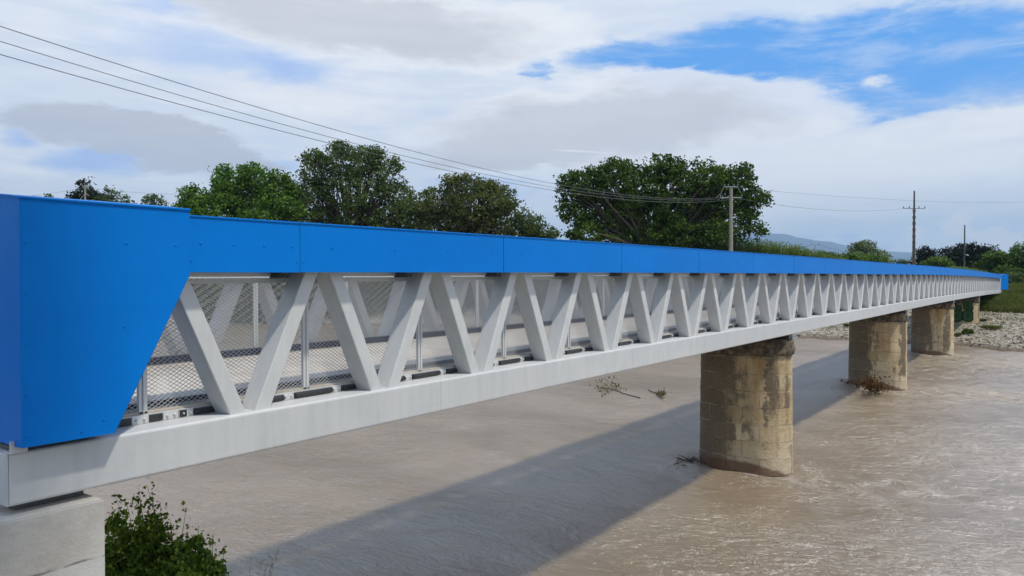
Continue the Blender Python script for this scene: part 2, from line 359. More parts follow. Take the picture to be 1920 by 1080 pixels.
L_rust = leaf_mat('leaf_dead', (.04, .018, .008), (.09, .045, .02), (.17, .10, .05), .2, .8, 2)
L_debris = leaf_mat('leaf_floating', (.05, .05, .012), (.10, .10, .022), (.20, .19, .06), .3, .6, 2)

def leaf_quads(centers, size, asp=.62, flat=0.0, sizevar=.4):
    """one folded leaf (two triangles pair as a quad) per centre"""
    n = len(centers); a = rng.normal(size=(n, 3)); a[:, 2] *= (1 - flat * .8); a /= np.linalg.norm(a, axis=1)[:, None]
    b = rng.normal(size=(n, 3)); b[:, 2] *= (1 - flat * .8); b -= (b * a).sum(1)[:, None] * a; b /= np.linalg.norm(b, axis=1)[:, None]
    s = size * (1 + sizevar * rng.uniform(-1, 1, n))[:, None]
    nrm = np.cross(a, b) * s * .12
    v = np.stack([centers - a * s * .5, centers + b * s * asp * .5 + nrm, centers + a * s * .5, centers - b * s * asp * .5 + nrm], 1).reshape(-1, 3)
    return v, np.arange(4 * n).reshape(-1, 4)
def lobes_points(lobes, n, clump_r, per, shell=.72):
    """clumps of leaf positions spread through ellipsoid lobes [(cx,cy,cz,rx,ry,rz)]"""
    L = np.array(lobes); vol = L[:, 3] * L[:, 4] * L[:, 5]; vol = vol ** .72; k = n // per
    idx = rng.choice(len(L), k, p=vol / vol.sum())
    d = rng.normal(size=(k, 3)); d /= np.linalg.norm(d, axis=1)[:, None]
    r = np.where(rng.uniform(size=k) < shell, rng.uniform(.72, 1.06, k), rng.uniform(.2, .8, k))
    c = L[idx, :3] + d * r[:, None] * L[idx, 3:]
    cr = clump_r * rng.uniform(.55, 1.35, k)
    q = np.repeat(c, per, 0) + np.clip(rng.normal(size=(k * per, 3)), -1.5, 1.5) * np.repeat(cr, per)[:, None] * np.array([.62, .62, .42])
    return q
def add_tree(name, label, cat, base, lobes, leaves, lsize, lmat, trunk_r=.35, clump=.8, per=22, group=None, flat=.1, shell=.72, limbs=True, leafname='crown'):
    root = empty(name, base, label, cat, group)
    base = Vector(base)
    pts = lobes_points([tuple(Vector(l[:3]) - base) + tuple(l[3:]) for l in lobes], leaves, clump, per, shell)
    pts = pts[pts[:, 2] > .1]
    v, f = leaf_quads(pts, lsize, flat=flat)
    link(leafname, np_mesh(leafname, v, f), lmat, root)
    if limbs:
        mb = MB(); top = max(l[2] + l[5] * .3 for l in lobes) - base.z
        cx = sum(l[0] for l in lobes) / len(lobes) - base.x; cy = sum(l[1] for l in lobes) / len(lobes) - base.y
        fork = top * .3
        mb.tube([(0, 0, -.6), (0.1, 0, fork * .5), (cx * .1, cy * .1, fork), (cx * .5, cy * .5, top * .62), (cx, cy, top)], [trunk_r * 1.3, trunk_r, trunk_r * .85, trunk_r * .5, trunk_r * .12], 8)
        for l in lobes:
            e = Vector(l[:3]) - base
            for q in range(3 if l[3] > 1.2 else 1):
                jit = Vector((random.uniform(-1, 1) * l[3], random.uniform(-1, 1) * l[4], random.uniform(-.2, .8) * l[5])) * .75
                s = Vector((cx * .1, cy * .1, fork * random.uniform(.7, 1.2))); g = e + jit
                m1 = s.lerp(g, .35) + Vector((0, 0, (g - s).length * .06)); m2 = s.lerp(g, .7) + Vector((random.uniform(-.5, .5), random.uniform(-.5, .5), .3)) * min(1, trunk_r * 2)
                mb.tube([s, m1, m2, g], [trunk_r * .5, trunk_r * .33, trunk_r * .18, trunk_r * .04], 5, False)
        mb.obj('trunk', M_bark, root, smooth=True)
    return root
def px_lobes(items, Z, depth=.8):
    out = []
    for it in items:
        x, y, rx, ry = it[:4]; dz = it[4] if len(it) > 4 else random.uniform(-1, 1) * rx / F * Z * .5
        c = P(x, y, Z + dz); k = Z / F
        out.append((c.x, c.y, c.z, rx * k * .92, rx * k * .92, ry * k * .96))
        if rx > 14 and y < 470:
            for _ in range(4):      # smaller masses that break the outline
                a = random.uniform(-.5, math.pi + .5); q = random.uniform(.25, .42)
                out.append((c.x + ST * math.cos(a) * rx * k * .85, c.y - CT * math.cos(a) * rx * k * .85 + random.uniform(-.4, .4) * rx * k, c.z + math.sin(a) * ry * k * .85, rx * k * q, rx * k * q, ry * k * q * 1.1))
    return out

# ------------------------------------------------------------------ terrain
def tw(y):      # far waterline as a function of y
    return float(np.interp(y, [-200, -40, 3, 8, 14, 20, 40, 80, 130, 260], [66, 74, 81, 84.6, 85.5, 85.3, 82, 71, 58, 30])) + .5 * math.sin(y * .9) + .3 * math.sin(y * 2.3 + 1)
def hgt(x, y):
    h = -1.8
    if x < 12:      # near bank
        h = max(h, min(5.3, 5.3 - (x - 2.4) * 1.15 + .25 * mnoise.noise(Vector((x * .6, y * .6, 0)))))
        if x < 2.4: h = 5.3
        if y < 4 and x > 1.2: h = min(h, 5.3 - (x - 1.2) * 1.0)
    if x < 12 and y < 7.6 or x < 8:
        r_ = math.hypot(max(x, 0), max(y, 0))
        if x > -3 and y > -6: h = min(h, 5.3 - 1.15 * max(0, r_ - 2.3))
        h = max(h, .35 if x < 6.5 else .35 - (x - 6.5) * .9, -1.8)
    d = x - tw(y)
    if d > -8:
        w = min(1, max(0, (y - 24) / 20))
        hf = float(np.interp(d, [-8, -.35, 0, .25, 4, 13, 24, 34, 44, 60], [-1.8, -.25, -.02, .30, .75, 1.7, 2.2, 3.0, 3.6, 4.6]))
        hl = float(np.interp(d, [-8, -.35, 0, .3, 6, 14, 22, 40], [-1.8, -.25, -.02, .5, 1.3, 2.4, 3.4, 5.0]))
        hf = hf * (1 - w) + hl * w
        if d > .3: hf += .16 * mnoise.noise(Vector((x * .25, y * .25, 3))) + .06 * mnoise.noise(Vector((x * 1.1, y * 1.1, 5)))
        h = max(h, hf) if d > -1 or x < 14 else max(h, hf)
    return h
def axis(lo, hi, fine, far0, far1, g=1.16):
    a = list(np.arange(lo, hi + 1e-6, fine)); s = fine
    while a[-1] < far1: s *= g; a.append(a[-1] + s)
    s = fine
    while a[0] > far0: s *= g; a.insert(0, a[0] - s)
    return a
xs = axis(-4, 136, .5, -3000, 14000); ys = axis(-14, 110, .8, -9000, 14000)
vv = [(x, y, hgt(x, y)) for y in ys for x in xs]; nx = len(xs)
ff = np.array([(j * nx + i, j * nx + i + 1, (j + 1) * nx + i + 1, (j + 1) * nx + i) for j in range(len(ys) - 1) for i in range(nx - 1)])
M_ground, nb, p = mat('bank_ground'); geo = nb.n.new('ShaderNodeNewGeometry').outputs['Position']
X, Y, Z = nb.sep(geo)
n1 = nb.noise(geo, .35, 6, .65); n2 = nb.noise(geo, 3.5, 6, .75); vor = nb.n.new('ShaderNodeTexVoronoi'); nb.inp(vor.inputs['Vector'], nb.scale(geo, 1, 1, .3)); vor.inputs['Scale'].default_value = 3.2
grav = nb.ramp(nb.m('ADD', nb.m('MULTIPLY', n2, .5), nb.m('MULTIPLY', nb.sep(vor.outputs['Color'])[0], .5)), [(.2, (.20, .175, .135)), (.45, (.26, .235, .185)), (.62, (.33, .30, .245)), (.85, (.44, .41, .35))])
grass = nb.ramp(n2, [(.3, (.030, .045, .012)), (.55, (.060, .070, .024)), (.75, (.12, .11, .05))])
gm_ = nb.sstep(nb.m('ADD', nb.m('MULTIPLY', nb.m('SUBTRACT', n1, .5), 1.6), Z), 2.35, 2.75)
mud = nb.sstep(Z, .45, .15)
c = nb.mix(mud, grav, (.15, .12, .085)); c = nb.mix(gm_, c, grass)
nb.inp(p.inputs['Base Color'], c); p.inputs['Roughness'].default_value = .95
nb.inp(p.inputs['Normal'], nb.bump(nb.m('ADD', vor.outputs['Distance'], n2), .9, .12))
tag(link('ground', np_mesh('ground', np.array(vv), ff), M_ground, smooth=True), 'gravel river bank rising to a grassy plain', 'ground', kind='structure')

# ------------------------------------------------------------------ river
pier_t = [26.95 + 23.57 * i for i in range(4)]
NOSE = 7.58; PR = .92; PL = 3.15
na, nr = 460, 620
ang = np.linspace(R(-60), R(150), na); rr = np.exp(np.linspace(math.log(4.5), math.log(420), nr))
A, RRr = np.meshgrid(ang, rr); WX = RRr * np.cos(A); WY = RRr * np.sin(A)
def wave(x, y, lx, ly, ph): return np.sin(x / lx + y / ly + ph + .9 * np.sin(x / (lx * 2.7) - y / (ly * 1.9) + ph))
WZ = .018 * wave(WX, WY, .9, .55, 0) + .014 * wave(WX, WY, -.5, .42, 2) + .010 * wave(WX, WY, .31, .27, 4) + .02 * wave(WX, WY, 1.9, 1.3, 1)
# standing waves and bow mounds around piers
for i, t in enumerate(pier_t[:3]):
    dxp = WX - t; back = NOSE + PL
    amp = [.26, .48, .34][i]
    mound = np.exp(-((dxp + .3) / 1.7) ** 2 - ((WY - back - .6) / 1.1) ** 2)
    side = np.exp(-((np.abs(dxp + .1) - 1.35) / .55) ** 2 - ((WY - back + 1.0) / 1.8) ** 2)
    WZ += amp * mound + amp * .3 * side
    wake = np.exp(-(dxp / (1.1 + .22 * np.clip(NOSE - WY, 0, 40))) ** 2) * np.clip((NOSE + .5 - WY) / 1.5, 0, 1) * np.exp(-np.clip(NOSE - WY, 0, 60) / 11)
    WZ += wake * ([.04, .08, .10][i]) * (wave(WX, WY, .33, .28, i) + wave(WX, WY, -.21, .3, 2 * i))
rapid = np.exp(-((WX - 66) / 13) ** 2) * np.clip((14 - WY) / 6, 0, 1)
WZ += rapid * .05 * (wave(WX, WY, .5, .38, 5) + wave(WX, WY, -.33, .5, 1) + .6 * wave(WX, WY, .17, .22, 3))
wv = np.stack([WX, WY, WZ], -1).reshape(-1, 3); ii = np.arange(nr * na).reshape(nr, na)
wf = np.stack([ii[:-1, :-1], ii[:-1, 1:], ii[1:, 1:], ii[1:, :-1]], -1).reshape(-1, 4)
M_water, nb, p = mat('muddy_water'); geo = nb.n.new('ShaderNodeNewGeometry').outputs['Position']
X, Y, Z = nb.sep(geo)
flow = nb.scale(geo, 1.0, .45, 1)
big = nb.noise(flow, .16, 4, .6, .5); md = nb.noise(flow, 1.5, 5, .6, .8); fine = nb.noise(flow, 7, 5, .65, .5); tiny = nb.noise(flow, 26, 3, .6)
c = nb.ramp(big, [(.35, (.208, .152, .088)), (.6, (.252, .188, .116))])
def near(cx, cy, rx, ry):
    a = nb.m('DIVIDE', nb.m('SUBTRACT', X, cx), rx); b = nb.m('DIVIDE', nb.m('SUBTRACT', Y, cy), ry)
    return nb.m('SUBTRACT', 1.0, nb.m('SQRT', nb.m('ADD', nb.m('MULTIPLY', a, a), nb.m('MULTIPLY', b, b))), None, True)
zs = [near(pier_t[0] - .3, NOSE + PL + .3, 2.2, 1.6), near(pier_t[0] - .8, 7.4, 1.6, 3.4), near(pier_t[1] - .2, 9.2, 3.4, 5.2), near(pier_t[1] + 1.5, 3.0, 4.5, 8), near(pier_t[2], 8.4, 4.5, 6), near(70, 3, 12, 9), near(pier_t[1]-1.5,6,2.0,6)]
zm = zs[0]
for q in zs[1:]: zm = nb.m('MAXIMUM', zm, q)
fo = nb.noise(nb.scale(geo, 1.5, .8, 1), 2.4, 6, .72, 1.2)
foam = nb.sstep(nb.m('ADD', fo, nb.m('MULTIPLY', zm, .18)), .61, .74)
foam = nb.m('MULTIPLY', foam, nb.sstep(zm, .0, .25))
c = nb.mix(nb.m('MULTIPLY', foam, .7), c, (.38, .30, .21))
speck = nb.sstep(nb.noise(geo, 3.3, 3, .6), .765, .79)
c = nb.mix(nb.m('MULTIPLY', speck, .4), c, (.36, .30, .22))
nb.inp(p.inputs['Base Color'], c); nb.inp(p.inputs['Roughness'], nb.m('ADD', nb.m('MULTIPLY', nb.sstep(big, .35, .65), .08), nb.m('ADD', .30, nb.m('MULTIPLY', foam, .5))))
p.inputs['IOR'].default_value = 2.7
p.inputs['Subsurface Weight'].default_value = .8; p.inputs['Subsurface Radius'].default_value = (1.0, .8, .55); p.inputs['Subsurface Scale'].default_value = .55; p.inputs['Specular IOR Level'].default_value = .5
h = nb.m('ADD', nb.m('MULTIPLY', md, .60), nb.m('ADD', nb.m('MULTIPLY', fine, .26), nb.m('MULTIPLY', tiny, .05)))
rdg = nb.m('SUBTRACT', 1.0, nb.m('MULTIPLY', nb.m('ABSOLUTE', nb.m('SUBTRACT', nb.noise(flow, 2.6, 3, .55, .9), .5)), 5.0), None, True)
h = nb.m('ADD', h, nb.m('MULTIPLY', nb.m('MULTIPLY', nb.m('POWER', rdg, 3.0), nb.sstep(nb.noise(flow, .5, 3), .38, .62)), .05))
h = nb.m('MULTIPLY', h, nb.m('ADD', .60, nb.m('MULTIPLY', nb.sstep(nb.noise(flow, .09, 4, .6, 1.0), .36, .62), .75)))
h = nb.m('ADD', h, nb.m('MULTIPLY', foam, .12))
nb.inp(p.inputs['Normal'], nb.bump(h, 1.0, .32))
tag(link('river', np_mesh('river', wv, wf), M_water, smooth=True), 'muddy brown river flowing under the bridge', 'river', kind='structure')

# ------------------------------------------------------------------ mountains
def ridge(name, label, px0, px1, prof, Z, thick, c):
    n = 160; rows = 14; v = []
    for j in range(rows + 1):
        for i in range(n + 1):
            px = px0 + (px1 - px0) * i / n; top = np.interp(px, [q[0] for q in prof], [q[1] for q in prof])
            k = math.sin(math.pi * j / rows); q = P(px, 515, Z + thick * (j / rows - .5) * 2)
            hz = (515 - top) / F * Z * k ** 1.3
            hz *= 1 + .12 * mnoise.fractal(Vector((px * .012, j * .35, Z * .001)), 1, 2, 5) * (1 if k < .99 else .3)
            v.append((q.x, q.y, hz + 4))
    f = np.array([(j * (n + 1) + i, j * (n + 1) + i + 1, (j + 1) * (n + 1) + i + 1, (j + 1) * (n + 1) + i) for j in range(rows) for i in range(n)])
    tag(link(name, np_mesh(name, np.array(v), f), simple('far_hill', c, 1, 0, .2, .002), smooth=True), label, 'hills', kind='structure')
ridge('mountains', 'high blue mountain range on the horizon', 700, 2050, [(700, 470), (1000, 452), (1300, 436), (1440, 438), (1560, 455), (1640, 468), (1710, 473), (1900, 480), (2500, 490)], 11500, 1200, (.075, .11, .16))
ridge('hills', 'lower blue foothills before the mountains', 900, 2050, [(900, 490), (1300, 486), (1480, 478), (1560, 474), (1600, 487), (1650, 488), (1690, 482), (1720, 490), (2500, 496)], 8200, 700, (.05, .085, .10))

# ------------------------------------------------------------------ footbridge
Y0 = 7.516; YC = 9.86; BAY = 2.143; PK = 6.47; T0 = 2.9; T1 = 131.4
ZTOP = EYE + .592; ZB = EYE + .015; ZC1 = EYE - 1.565; ZC0 = EYE - 2.035; ZD = EYE - 1.45
def drop(t): return -.64 * max(0, (t - 40) / (T1 - 40)) ** 2 + .03 * math.sin(math.pi * min(1, max(0, t / 40)))
BR = empty('footbridge', (T0, Y0, 0), 'long pale steel truss footbridge with a bright blue top rail on stone piers', 'bridge')
OFF = Vector((-T0, -Y0, 0))
def bp(o, t=0, mirror=False):
    """place a bridge part whose mesh is in (dt, y from the outer truss face, z); the far side is the same part turned half round"""
    z = drop(t)
    if mirror: o.location = Vector((t, 2 * YC - Y0, z)) + OFF; o.rotation_euler.z = math.pi
    else: o.location = Vector((t, Y0, z)) + OFF
    return o
def seq(name, mesh_fn, mat_, items, limit):
    """items = [(t, mirror)], nearest ones as individual parts sharing one mesh, the rest merged as one part"""
    me = mesh_fn if isinstance(mesh_fn, bpy.types.Mesh) else mesh_fn()
    me.materials.append(mat_) if not me.materials else None
    cm = Vector((0, 0, EYE))
    items = sorted(items, key=lambda q: (Vector((q[0], 2 * YC - Y0 + 25 if q[1] else Y0, EYE)) - cm).length)
    proto = None
    for t, mi in items[:limit]:
        if proto is None: o = bpy.data.objects.new(name, me); proto = o
        else: o = proto.copy()
        COL.objects.link(o); o.parent = BR; bp(o, t, mi)
    rest = items[limit:]
    if rest:
        n = len(me.vertices); co = np.empty(n * 3, np.float32); me.vertices.foreach_get('co', co); co = co.reshape(-1, 3)
        polys = [tuple(q.vertices) for q in me.polygons]; V = []; Fc = []
        for k, (t, mi) in enumerate(rest):
            c = co.copy()
            if mi: c[:, 0] *= -1; c[:, 1] *= -1
            c += np.array(Vector((t, 2 * YC - Y0 if mi else Y0, drop(t))) + OFF); V.append(c)
            Fc += [tuple(i + k * n for i in q) for q in polys]
        m2 = bpy.data.meshes.new(name); m2.from_pydata(np.concatenate(V).tolist(), [], Fc); m2.materials.append(mat_)
        o = bpy.data.objects.new(name, m2); COL.objects.link(o); o.parent = BR; o['kind'] = 'stuff'
def swept(name, prof, mat_, ts, mirror, smooth=False):
    """closed y-z profile swept along the bridge, following its camber"""
    n = len(prof); V = []; Fc = []
    for t in ts:
        for y, z in prof: V.append((t, (2 * YC - Y0 - y) if mirror else Y0 + y, z + drop(t)))
    V = [tuple(Vector(v) + OFF) for v in V]
    for i in range(len(ts) - 1):
        for k in range(n):
            k2 = (k + 1) % n; Fc.append((i * n + k, i * n + k2, (i + 1) * n + k2, (i + 1) * n + k))
    Fc.append(tuple(range(n))); e = (len(ts) - 1) * n; Fc.append(tuple(range(e, e + n)))
    mb = MB(); mb.v = V; mb.f = Fc; return mb.obj(name, mat_, BR, smooth=smooth)
def rrect(y0, y1, z0, z1, r=.03, k=3):
    out = []
    for cy, cz, a0 in ((y1 - r, z1 - r, 0), (y0 + r, z1 - r, 90), (y0 + r, z0 + r, 180), (y1 - r, z0 + r, 270)):
        for i in range(k + 1):
            a = R(a0 + 90 * i / k); out.append((cy + r * math.cos(a), cz + r * math.sin(a)))
    return out
TS = list(np.linspace(T0, T1, 90))
nb_ = 59
peaks = [PK + BAY * i for i in range(-1, nb_)]
for mi in (False, True):
    o = swept('bottom_chord', rrect(-.06, .31, ZC0, ZC1), M_chord, TS, mi); mod = o.modifiers.new('n', 'WEIGHTED_NORMAL') if False else None
    swept('top_chord', rrect(-.02, .30, EYE + .05, EYE + .40), M_steel, [t for t in TS if T0 + .2 <= t <= T1 - .2], mi)
    # end plate on the chord with its weld
    q = MB().box(-.018, -.001, -.055, .305, ZC0 + .006, ZC1 - .006).obj('end_plate', M_steel, BR, bevel=.006); bp(q, T0, False) if not mi else bp(q, T1, True)
# diagonals
def diag(sign):
    hw, zb, zt = .105, ZC1 - .01, EYE + .06
    a, b = (.16, BAY / 2 - .17)
    if sign > 0: pts = [(a - hw, zb), (a + hw, zb), (b + hw, zt), (b - hw, zt)]          # "/" rising away, measured from the valley
    else: pts = [(-a - hw, zb), (-a + hw, zb), (-b + hw, zt), (-b - hw, zt)]
    return MB().prism(pts, 0, .295).mesh('diagonal', .016, 3)
me_r, me_l = diag(1), diag(-1)
valleys = [pk + BAY / 2 for pk in peaks[:-1]]
seq('diagonal', me_r, M_steel, [(v, False) for v in valleys], 50); seq('diagonal', me_l, M_steel, [(v, False) for v in valleys], 50)
# far side: same members, all one part (the near hundred are individual)
def merged(name, me, mat_, items): seq(name, me, mat_, items, 0)
me_b = MB(); 
for sgn in (1, -1):
    hw, zb, zt = .105, ZC1 - .01, EYE + .06; a, b = .16, BAY / 2 - .17
    me_b.prism([(sgn * a - hw, zb), (sgn * a + hw, zb), (sgn * b + hw, zt), (sgn * b - hw, zt)], 0, .295)
merged('diagonal', me_b.mesh('diagonal', .014, 1), M_steel, [(v, True) for v in valleys])

# blue cladding
RW, TILT = .50, .042      # cladding width, rise of its sloping top
YF = -.20
def clad_panel(L, rivets=True):
    g = .004; mb = MB(); z0, z1 = ZB, ZTOP
    x0, x1 = g, L - g; th = .012
    # front sheet, sloping top, back sheet, folded hems
    mb.box(x0, x1, YF, YF + th, z0, z1)
    mb.box(x0, x1, YF + th, YF + .05, z0, z0 + th)
    y1 = YF + RW
    b = len(mb.v)
    for X_ in (x0 - g + .0015, x1 + g - .0015):
        mb.v += [(X_, YF - .012, z1 - .004), (X_, y1 + .004, z1 + TILT), (X_, y1 + .004, z1 + TILT + th), (X_, YF - .012, z1 + .010)]
    mb.f += [(b, b + 1, b + 2, b + 3), (b + 7, b + 6, b + 5, b + 4), (b, b + 4, b + 5, b + 1), (b + 1, b + 5, b + 6, b + 2), (b + 2, b + 6, b + 7, b + 3), (b + 3, b + 7, b + 4, b)]
    mb.box(x0, x1, y1 - th, y1, z0, z1 + TILT - .002)
    if rivets:
        for fx_ in (.13, .40, .67, .94):
            mb.dome((L * fx_ - .03, YF, z0 + .30), .013, (0, -1, 0))
            mb.dome((L * fx_ - .03, YF + RW * .45, z1 + TILT * .45 + .008), .014, (0, 0, 1)); mb.dome((L * fx_ - .12, YF + RW * .8, z1 + TILT * .8 + .008), .014, (0, 0, 1))
        mb.dome((.05, YF, z0 + .12), .011, (0, -1, 0)); mb.dome((L - .05, YF, z0 + .12), .011, (0, -1, 0))
    return mb
PLn = 4.05
joints = [5.95 + PLn * i for i in range(31)]
for mi in (False, True):
    def at(L, t):
        o = clad_panel(L).obj('cladding_panel', M_blue, BR)
        return o
    me4 = clad_panel(PLn).mesh('cladding_panel'); me4.materials.append(M_blue)
    o = clad_panel(5.95 - 4.5).obj('cladding_panel', M_blue, BR); bp(o, 4.5 if not mi else 5.95, mi)
    for j in joints[:-1]:
        o = bpy.data.objects.new('cladding_panel', me4); COL.objects.link(o); o.parent = BR
        bp(o, j + (PLn if mi else 0), mi); t_mid = j + PLn / 2
        sl = (drop(j + PLn) - drop(j)) / PLn
        if mi: o.location.z = drop(j + PLn); o.rotation_euler.y = math.atan(sl)
        else: o.location.z = drop(j); o.rotation_euler.y = -math.atan(sl)
    Lr = T1 - 1.2 - joints[-1]
    if Lr > .2:
        o = clad_panel(Lr).obj('cladding_panel', M_blue, BR); bp(o, joints[-1] + (Lr if mi else 0), mi)
        sl = (drop(T1) - drop(joints[-1])) / (T1 - joints[-1]); o.rotation_euler.y = math.atan(sl) * (1 if mi else -1)
        if mi: o.location.z = drop(joints[-1] + Lr)
def end_cap(far, mirror):
    """the deep blue end box; its inner lower edge follows the slope of a truss member"""
    L = 1.585; zt, zb = EYE + .655, EYE - 1.50; yf = -.235; yb = .36; th = .012; tl = .06
    mb = MB()
    pts = [(0, zb), (.80, zb), (L, EYE + .0), (L, zt), (0, zt)] if not far else [(0, zb), (L, zb), (L, zt), (0, zt)]
    mb.prism(pts, yf, yf + th)
    mb.prism(pts, yb, yb + th)
    mb.box(0, th, yf + th, yb, zb, zt)           # end sheet
    b = len(mb.v); mb.v += [(0, yf + th, zt), (th, yf + th, zt), (th, yb, zt), (0, yb, zt), (0, yb, zt + tl), (th, yb, zt + tl)]
    mb.f += [(b, b + 3, b + 4), (b + 1, b + 5, b + 2), (b + 3, b + 2, b + 5, b + 4), (b, b + 4, b + 5, b + 1)]
    mb.box(L - th, L, yf + th, yb, ZTOP - .1, zt)    # step face beside the rail
    b = len(mb.v)
    for X_ in (-.012, L + .006):
        mb.v += [(X_, yf - .014, zt - .006), (X_, yb + .02, zt + tl + .004), (X_, yb + .02, zt + tl + .018), (X_, yf - .014, zt + .010)]
    mb.f += [(b, b + 1, b + 2, b + 3), (b + 7, b + 6, b + 5, b + 4), (b, b + 4, b + 5, b + 1), (b + 1, b + 5, b + 6, b + 2), (b + 2, b + 6, b + 7, b + 3), (b + 3, b + 7, b + 4, b)]
    # sloping return along the cut edge
    if far: mb.box(L - th, L, yf + th, yb, zb, zt)
    else: mb.prism([(.80, zb), (.80 + .012, zb), (L + .0, EYE - .02), (L - .012, EYE + .0)], yf + th, yb)
    for X_, z in ((.045, EYE + .27), (.045, EYE - .17), (.045, EYE - .62), (.045, EYE - 1.05), (.045, EYE - 1.40), (.93, EYE + .29), (1.43, EYE + .29), (.90, EYE - .50), (.70, EYE - 1.36), (.5, EYE - 1.44)):
        mb.dome((X_, yf, z), .012, (0, -1, 0))
    for X_ in (.12, .5, .62, .78, 1.05, 1.2, 1.38): mb.dome((X_, yf + .42, zt + .047), .014, (0, 0, 1))
    o = mb.obj('end_cladding', M_blue, BR); return o
bp(end_cap(False, False), 2.93, False)
o = end_cap(False, True); o.scale.x = -1; bp(o, 2.93, True)
# far end boxes, turned out a little to follow the flared approach
for mi in (False, True):
    o = end_cap(True, mi)
    if not mi:
        o.scale.x = -1; bp(o, T1 + .55, False); o.rotation_euler.z = R(-33); o.location.y -= .62; o.location.z = drop(T1)
    else:
        bp(o, T1 + .3, True); o.location.z = drop(T1)

# mesh fence
def mesh_panel_mesh(W, z0, z1, px, pz, w=.0023):
    V = []; Fc = []
    nxp = int(round(W / px)) * 2; nz = int((z1 - z0) / (pz / 2))
    hx = W / nxp
    segs = []
    for r in range(nz):
        za = z0 + r * pz / 2
        for i in range(nxp):
            x = i * hx
            up = (i + r) % 2 == 0
            segs.append(((x, za) if up else (x, za + pz / 2), (x + hx, za + pz / 2) if up else (x + hx, za)))
    s = np.array(segs); a, b = s[:, 0], s[:, 1]; d = b - a; d /= np.linalg.norm(d, axis=1)[:, None]; nrm = np.stack([-d[:, 1], d[:, 0]], 1) * w
    n = len(s); v = np.zeros((n, 8, 3), np.float32); k = 0
    for pt in (a, b):
        for sy in (-1, 1):
            for sn in (-1, 1):
                q = pt + nrm * sn; v[:, k, 0] = q[:, 0]; v[:, k, 2] = q[:, 1]; v[:, k, 1] = sy * w * 1.2; k += 1
    base = np.arange(n)[:, None, None] * 8
    quads = np.array([(0, 1, 5, 4), (2, 6, 7, 3), (0, 4, 6, 2), (1, 3, 7, 5)])[None]
    return np_mesh('mesh_panel', v.reshape(-1, 3), (base + quads).reshape(-1, 4))
MZ0, MZ1 = EYE - 1.46, EYE - .02
YM = .37
mm = mesh_panel_mesh(BAY - .012, MZ0, MZ1, .070, .044)
mm.transform(Matrix.Translation((.006, YM, 0)))
seq('mesh_panel', mm, M_mesh, [(pk, False) for pk in peaks[:-1]] + [(pk + BAY, True) for pk in peaks[:38]], 98)
m3 = mesh_panel_mesh(1.3, MZ0, MZ1, .070, .044); m3.transform(Matrix.Translation((0, YM, 0))); m3.materials.append(M_mesh)
for t, mi in ((peaks[0] - 1.3, False), (peaks[0], True)):
    o = bpy.data.objects.new('mesh_panel', m3); COL.objects.link(o); o.parent = BR; bp(o, t, mi)
fr = MB()    # frame posts: an angle and a flat bar side by side
fr.box(-.045, -.006, YM - .03, YM + .012, EYE - 1.47, EYE + .03).box(.006, .045, YM - .03, YM + .012, EYE - 1.47, EYE + .03).box(-.006, .006, YM - .045, YM - .03, EYE - 1.47, EYE + .03)
seq('fence_post', fr.mesh('fence_post'), M_steel, [(pk, False) for pk in peaks] + [(pk, True) for pk in peaks], 100)
for mi in (False, True):
    swept('fence_rail', rrect(YM - .03, YM + .03, EYE - .115, EYE - .055, .006, 1), M_steel, TS, mi)
    swept('sill_rail', rrect(YM - .02, YM + .02, EYE - 1.49, EYE - 1.455, .004, 1), M_steel, TS, mi)
    swept('kerb', rrect(YM + .09, YM + .15, ZD + .015, ZD + (.13 if mi else .075), .008, 1), M_kerb, TS, mi)
    swept('handrail', rrect(YM - .06, YM - .005, EYE - .035, EYE + .035, .006, 1), M_steel, TS, mi)
br = MB(); br.box(-.055, .055, .10, .34, EYE - .055, EYE + .03); br.dome((-.03, .10, EYE - .03), .018, (0, -1, 0)); br.dome((.035, .10, EYE - .03), .018, (0, -1, 0))
seq('rail_bracket', br.mesh('rail_bracket', .008, 1), M_dark, [(pk - .50, False) for pk in peaks[1:]] + [(pk - .5, True) for pk in peaks[1:]], 100)
# deck edge: black cable ducts between bolted plates
pl = MB(); pl.box(-.085, .085, .315, .323, ZC1 - .005, ZC1 + .085)
for s in (-.042, .042):
    pl.dome((s, .315, ZC1 + .042), .020, (0, -1, 0), 6); pl.tube([(s, .316, ZC1 + .042), (s, .285, ZC1 + .042)], .010, 6)
pt = [pk + d * BAY for pk in peaks[:-1] for d in (.22, .86)]
seq('bolt_plate', pl.mesh('bolt_plate'), M_steel, [(t, False) for t in pt], 100)
for (ln, d) in ((.64 * BAY - .18, .22), (.36 * BAY - .18, .86)):
    dm = MB().tube([(.09, .30, ZC1 + .042), (.09 + ln, .30, ZC1 + .042)], .036, 10).mesh('cable_duct')
    seq('cable_duct', dm, M_black, [(pk + d * BAY, False) for pk in peaks[:-1]], 50)
for tt in (4.28, 4.62):
    o = pl.obj('bolt_plate', M_steel, BR); bp(o, tt)
for ta, tb in ((3.3, 4.18), (4.38, 4.52), (4.72, 4.80)):
    o = MB().box(0, tb - ta, .30, .33, ZC1 + .004, ZC1 + .078).obj('cable_duct', M_black, BR, bevel=.004); bp(o, ta)
swept('edge_angle', rrect(.325, .335, ZC1 - .02, EYE - 1.475, .002, 1), M_steel, TS, False)
swept('deck', [(.34, ZD), (.34, ZD - .16), (2 * (YC - Y0) - .34, ZD - .16), (2 * (YC - Y0) - .34, ZD)], M_deck, TS, False)
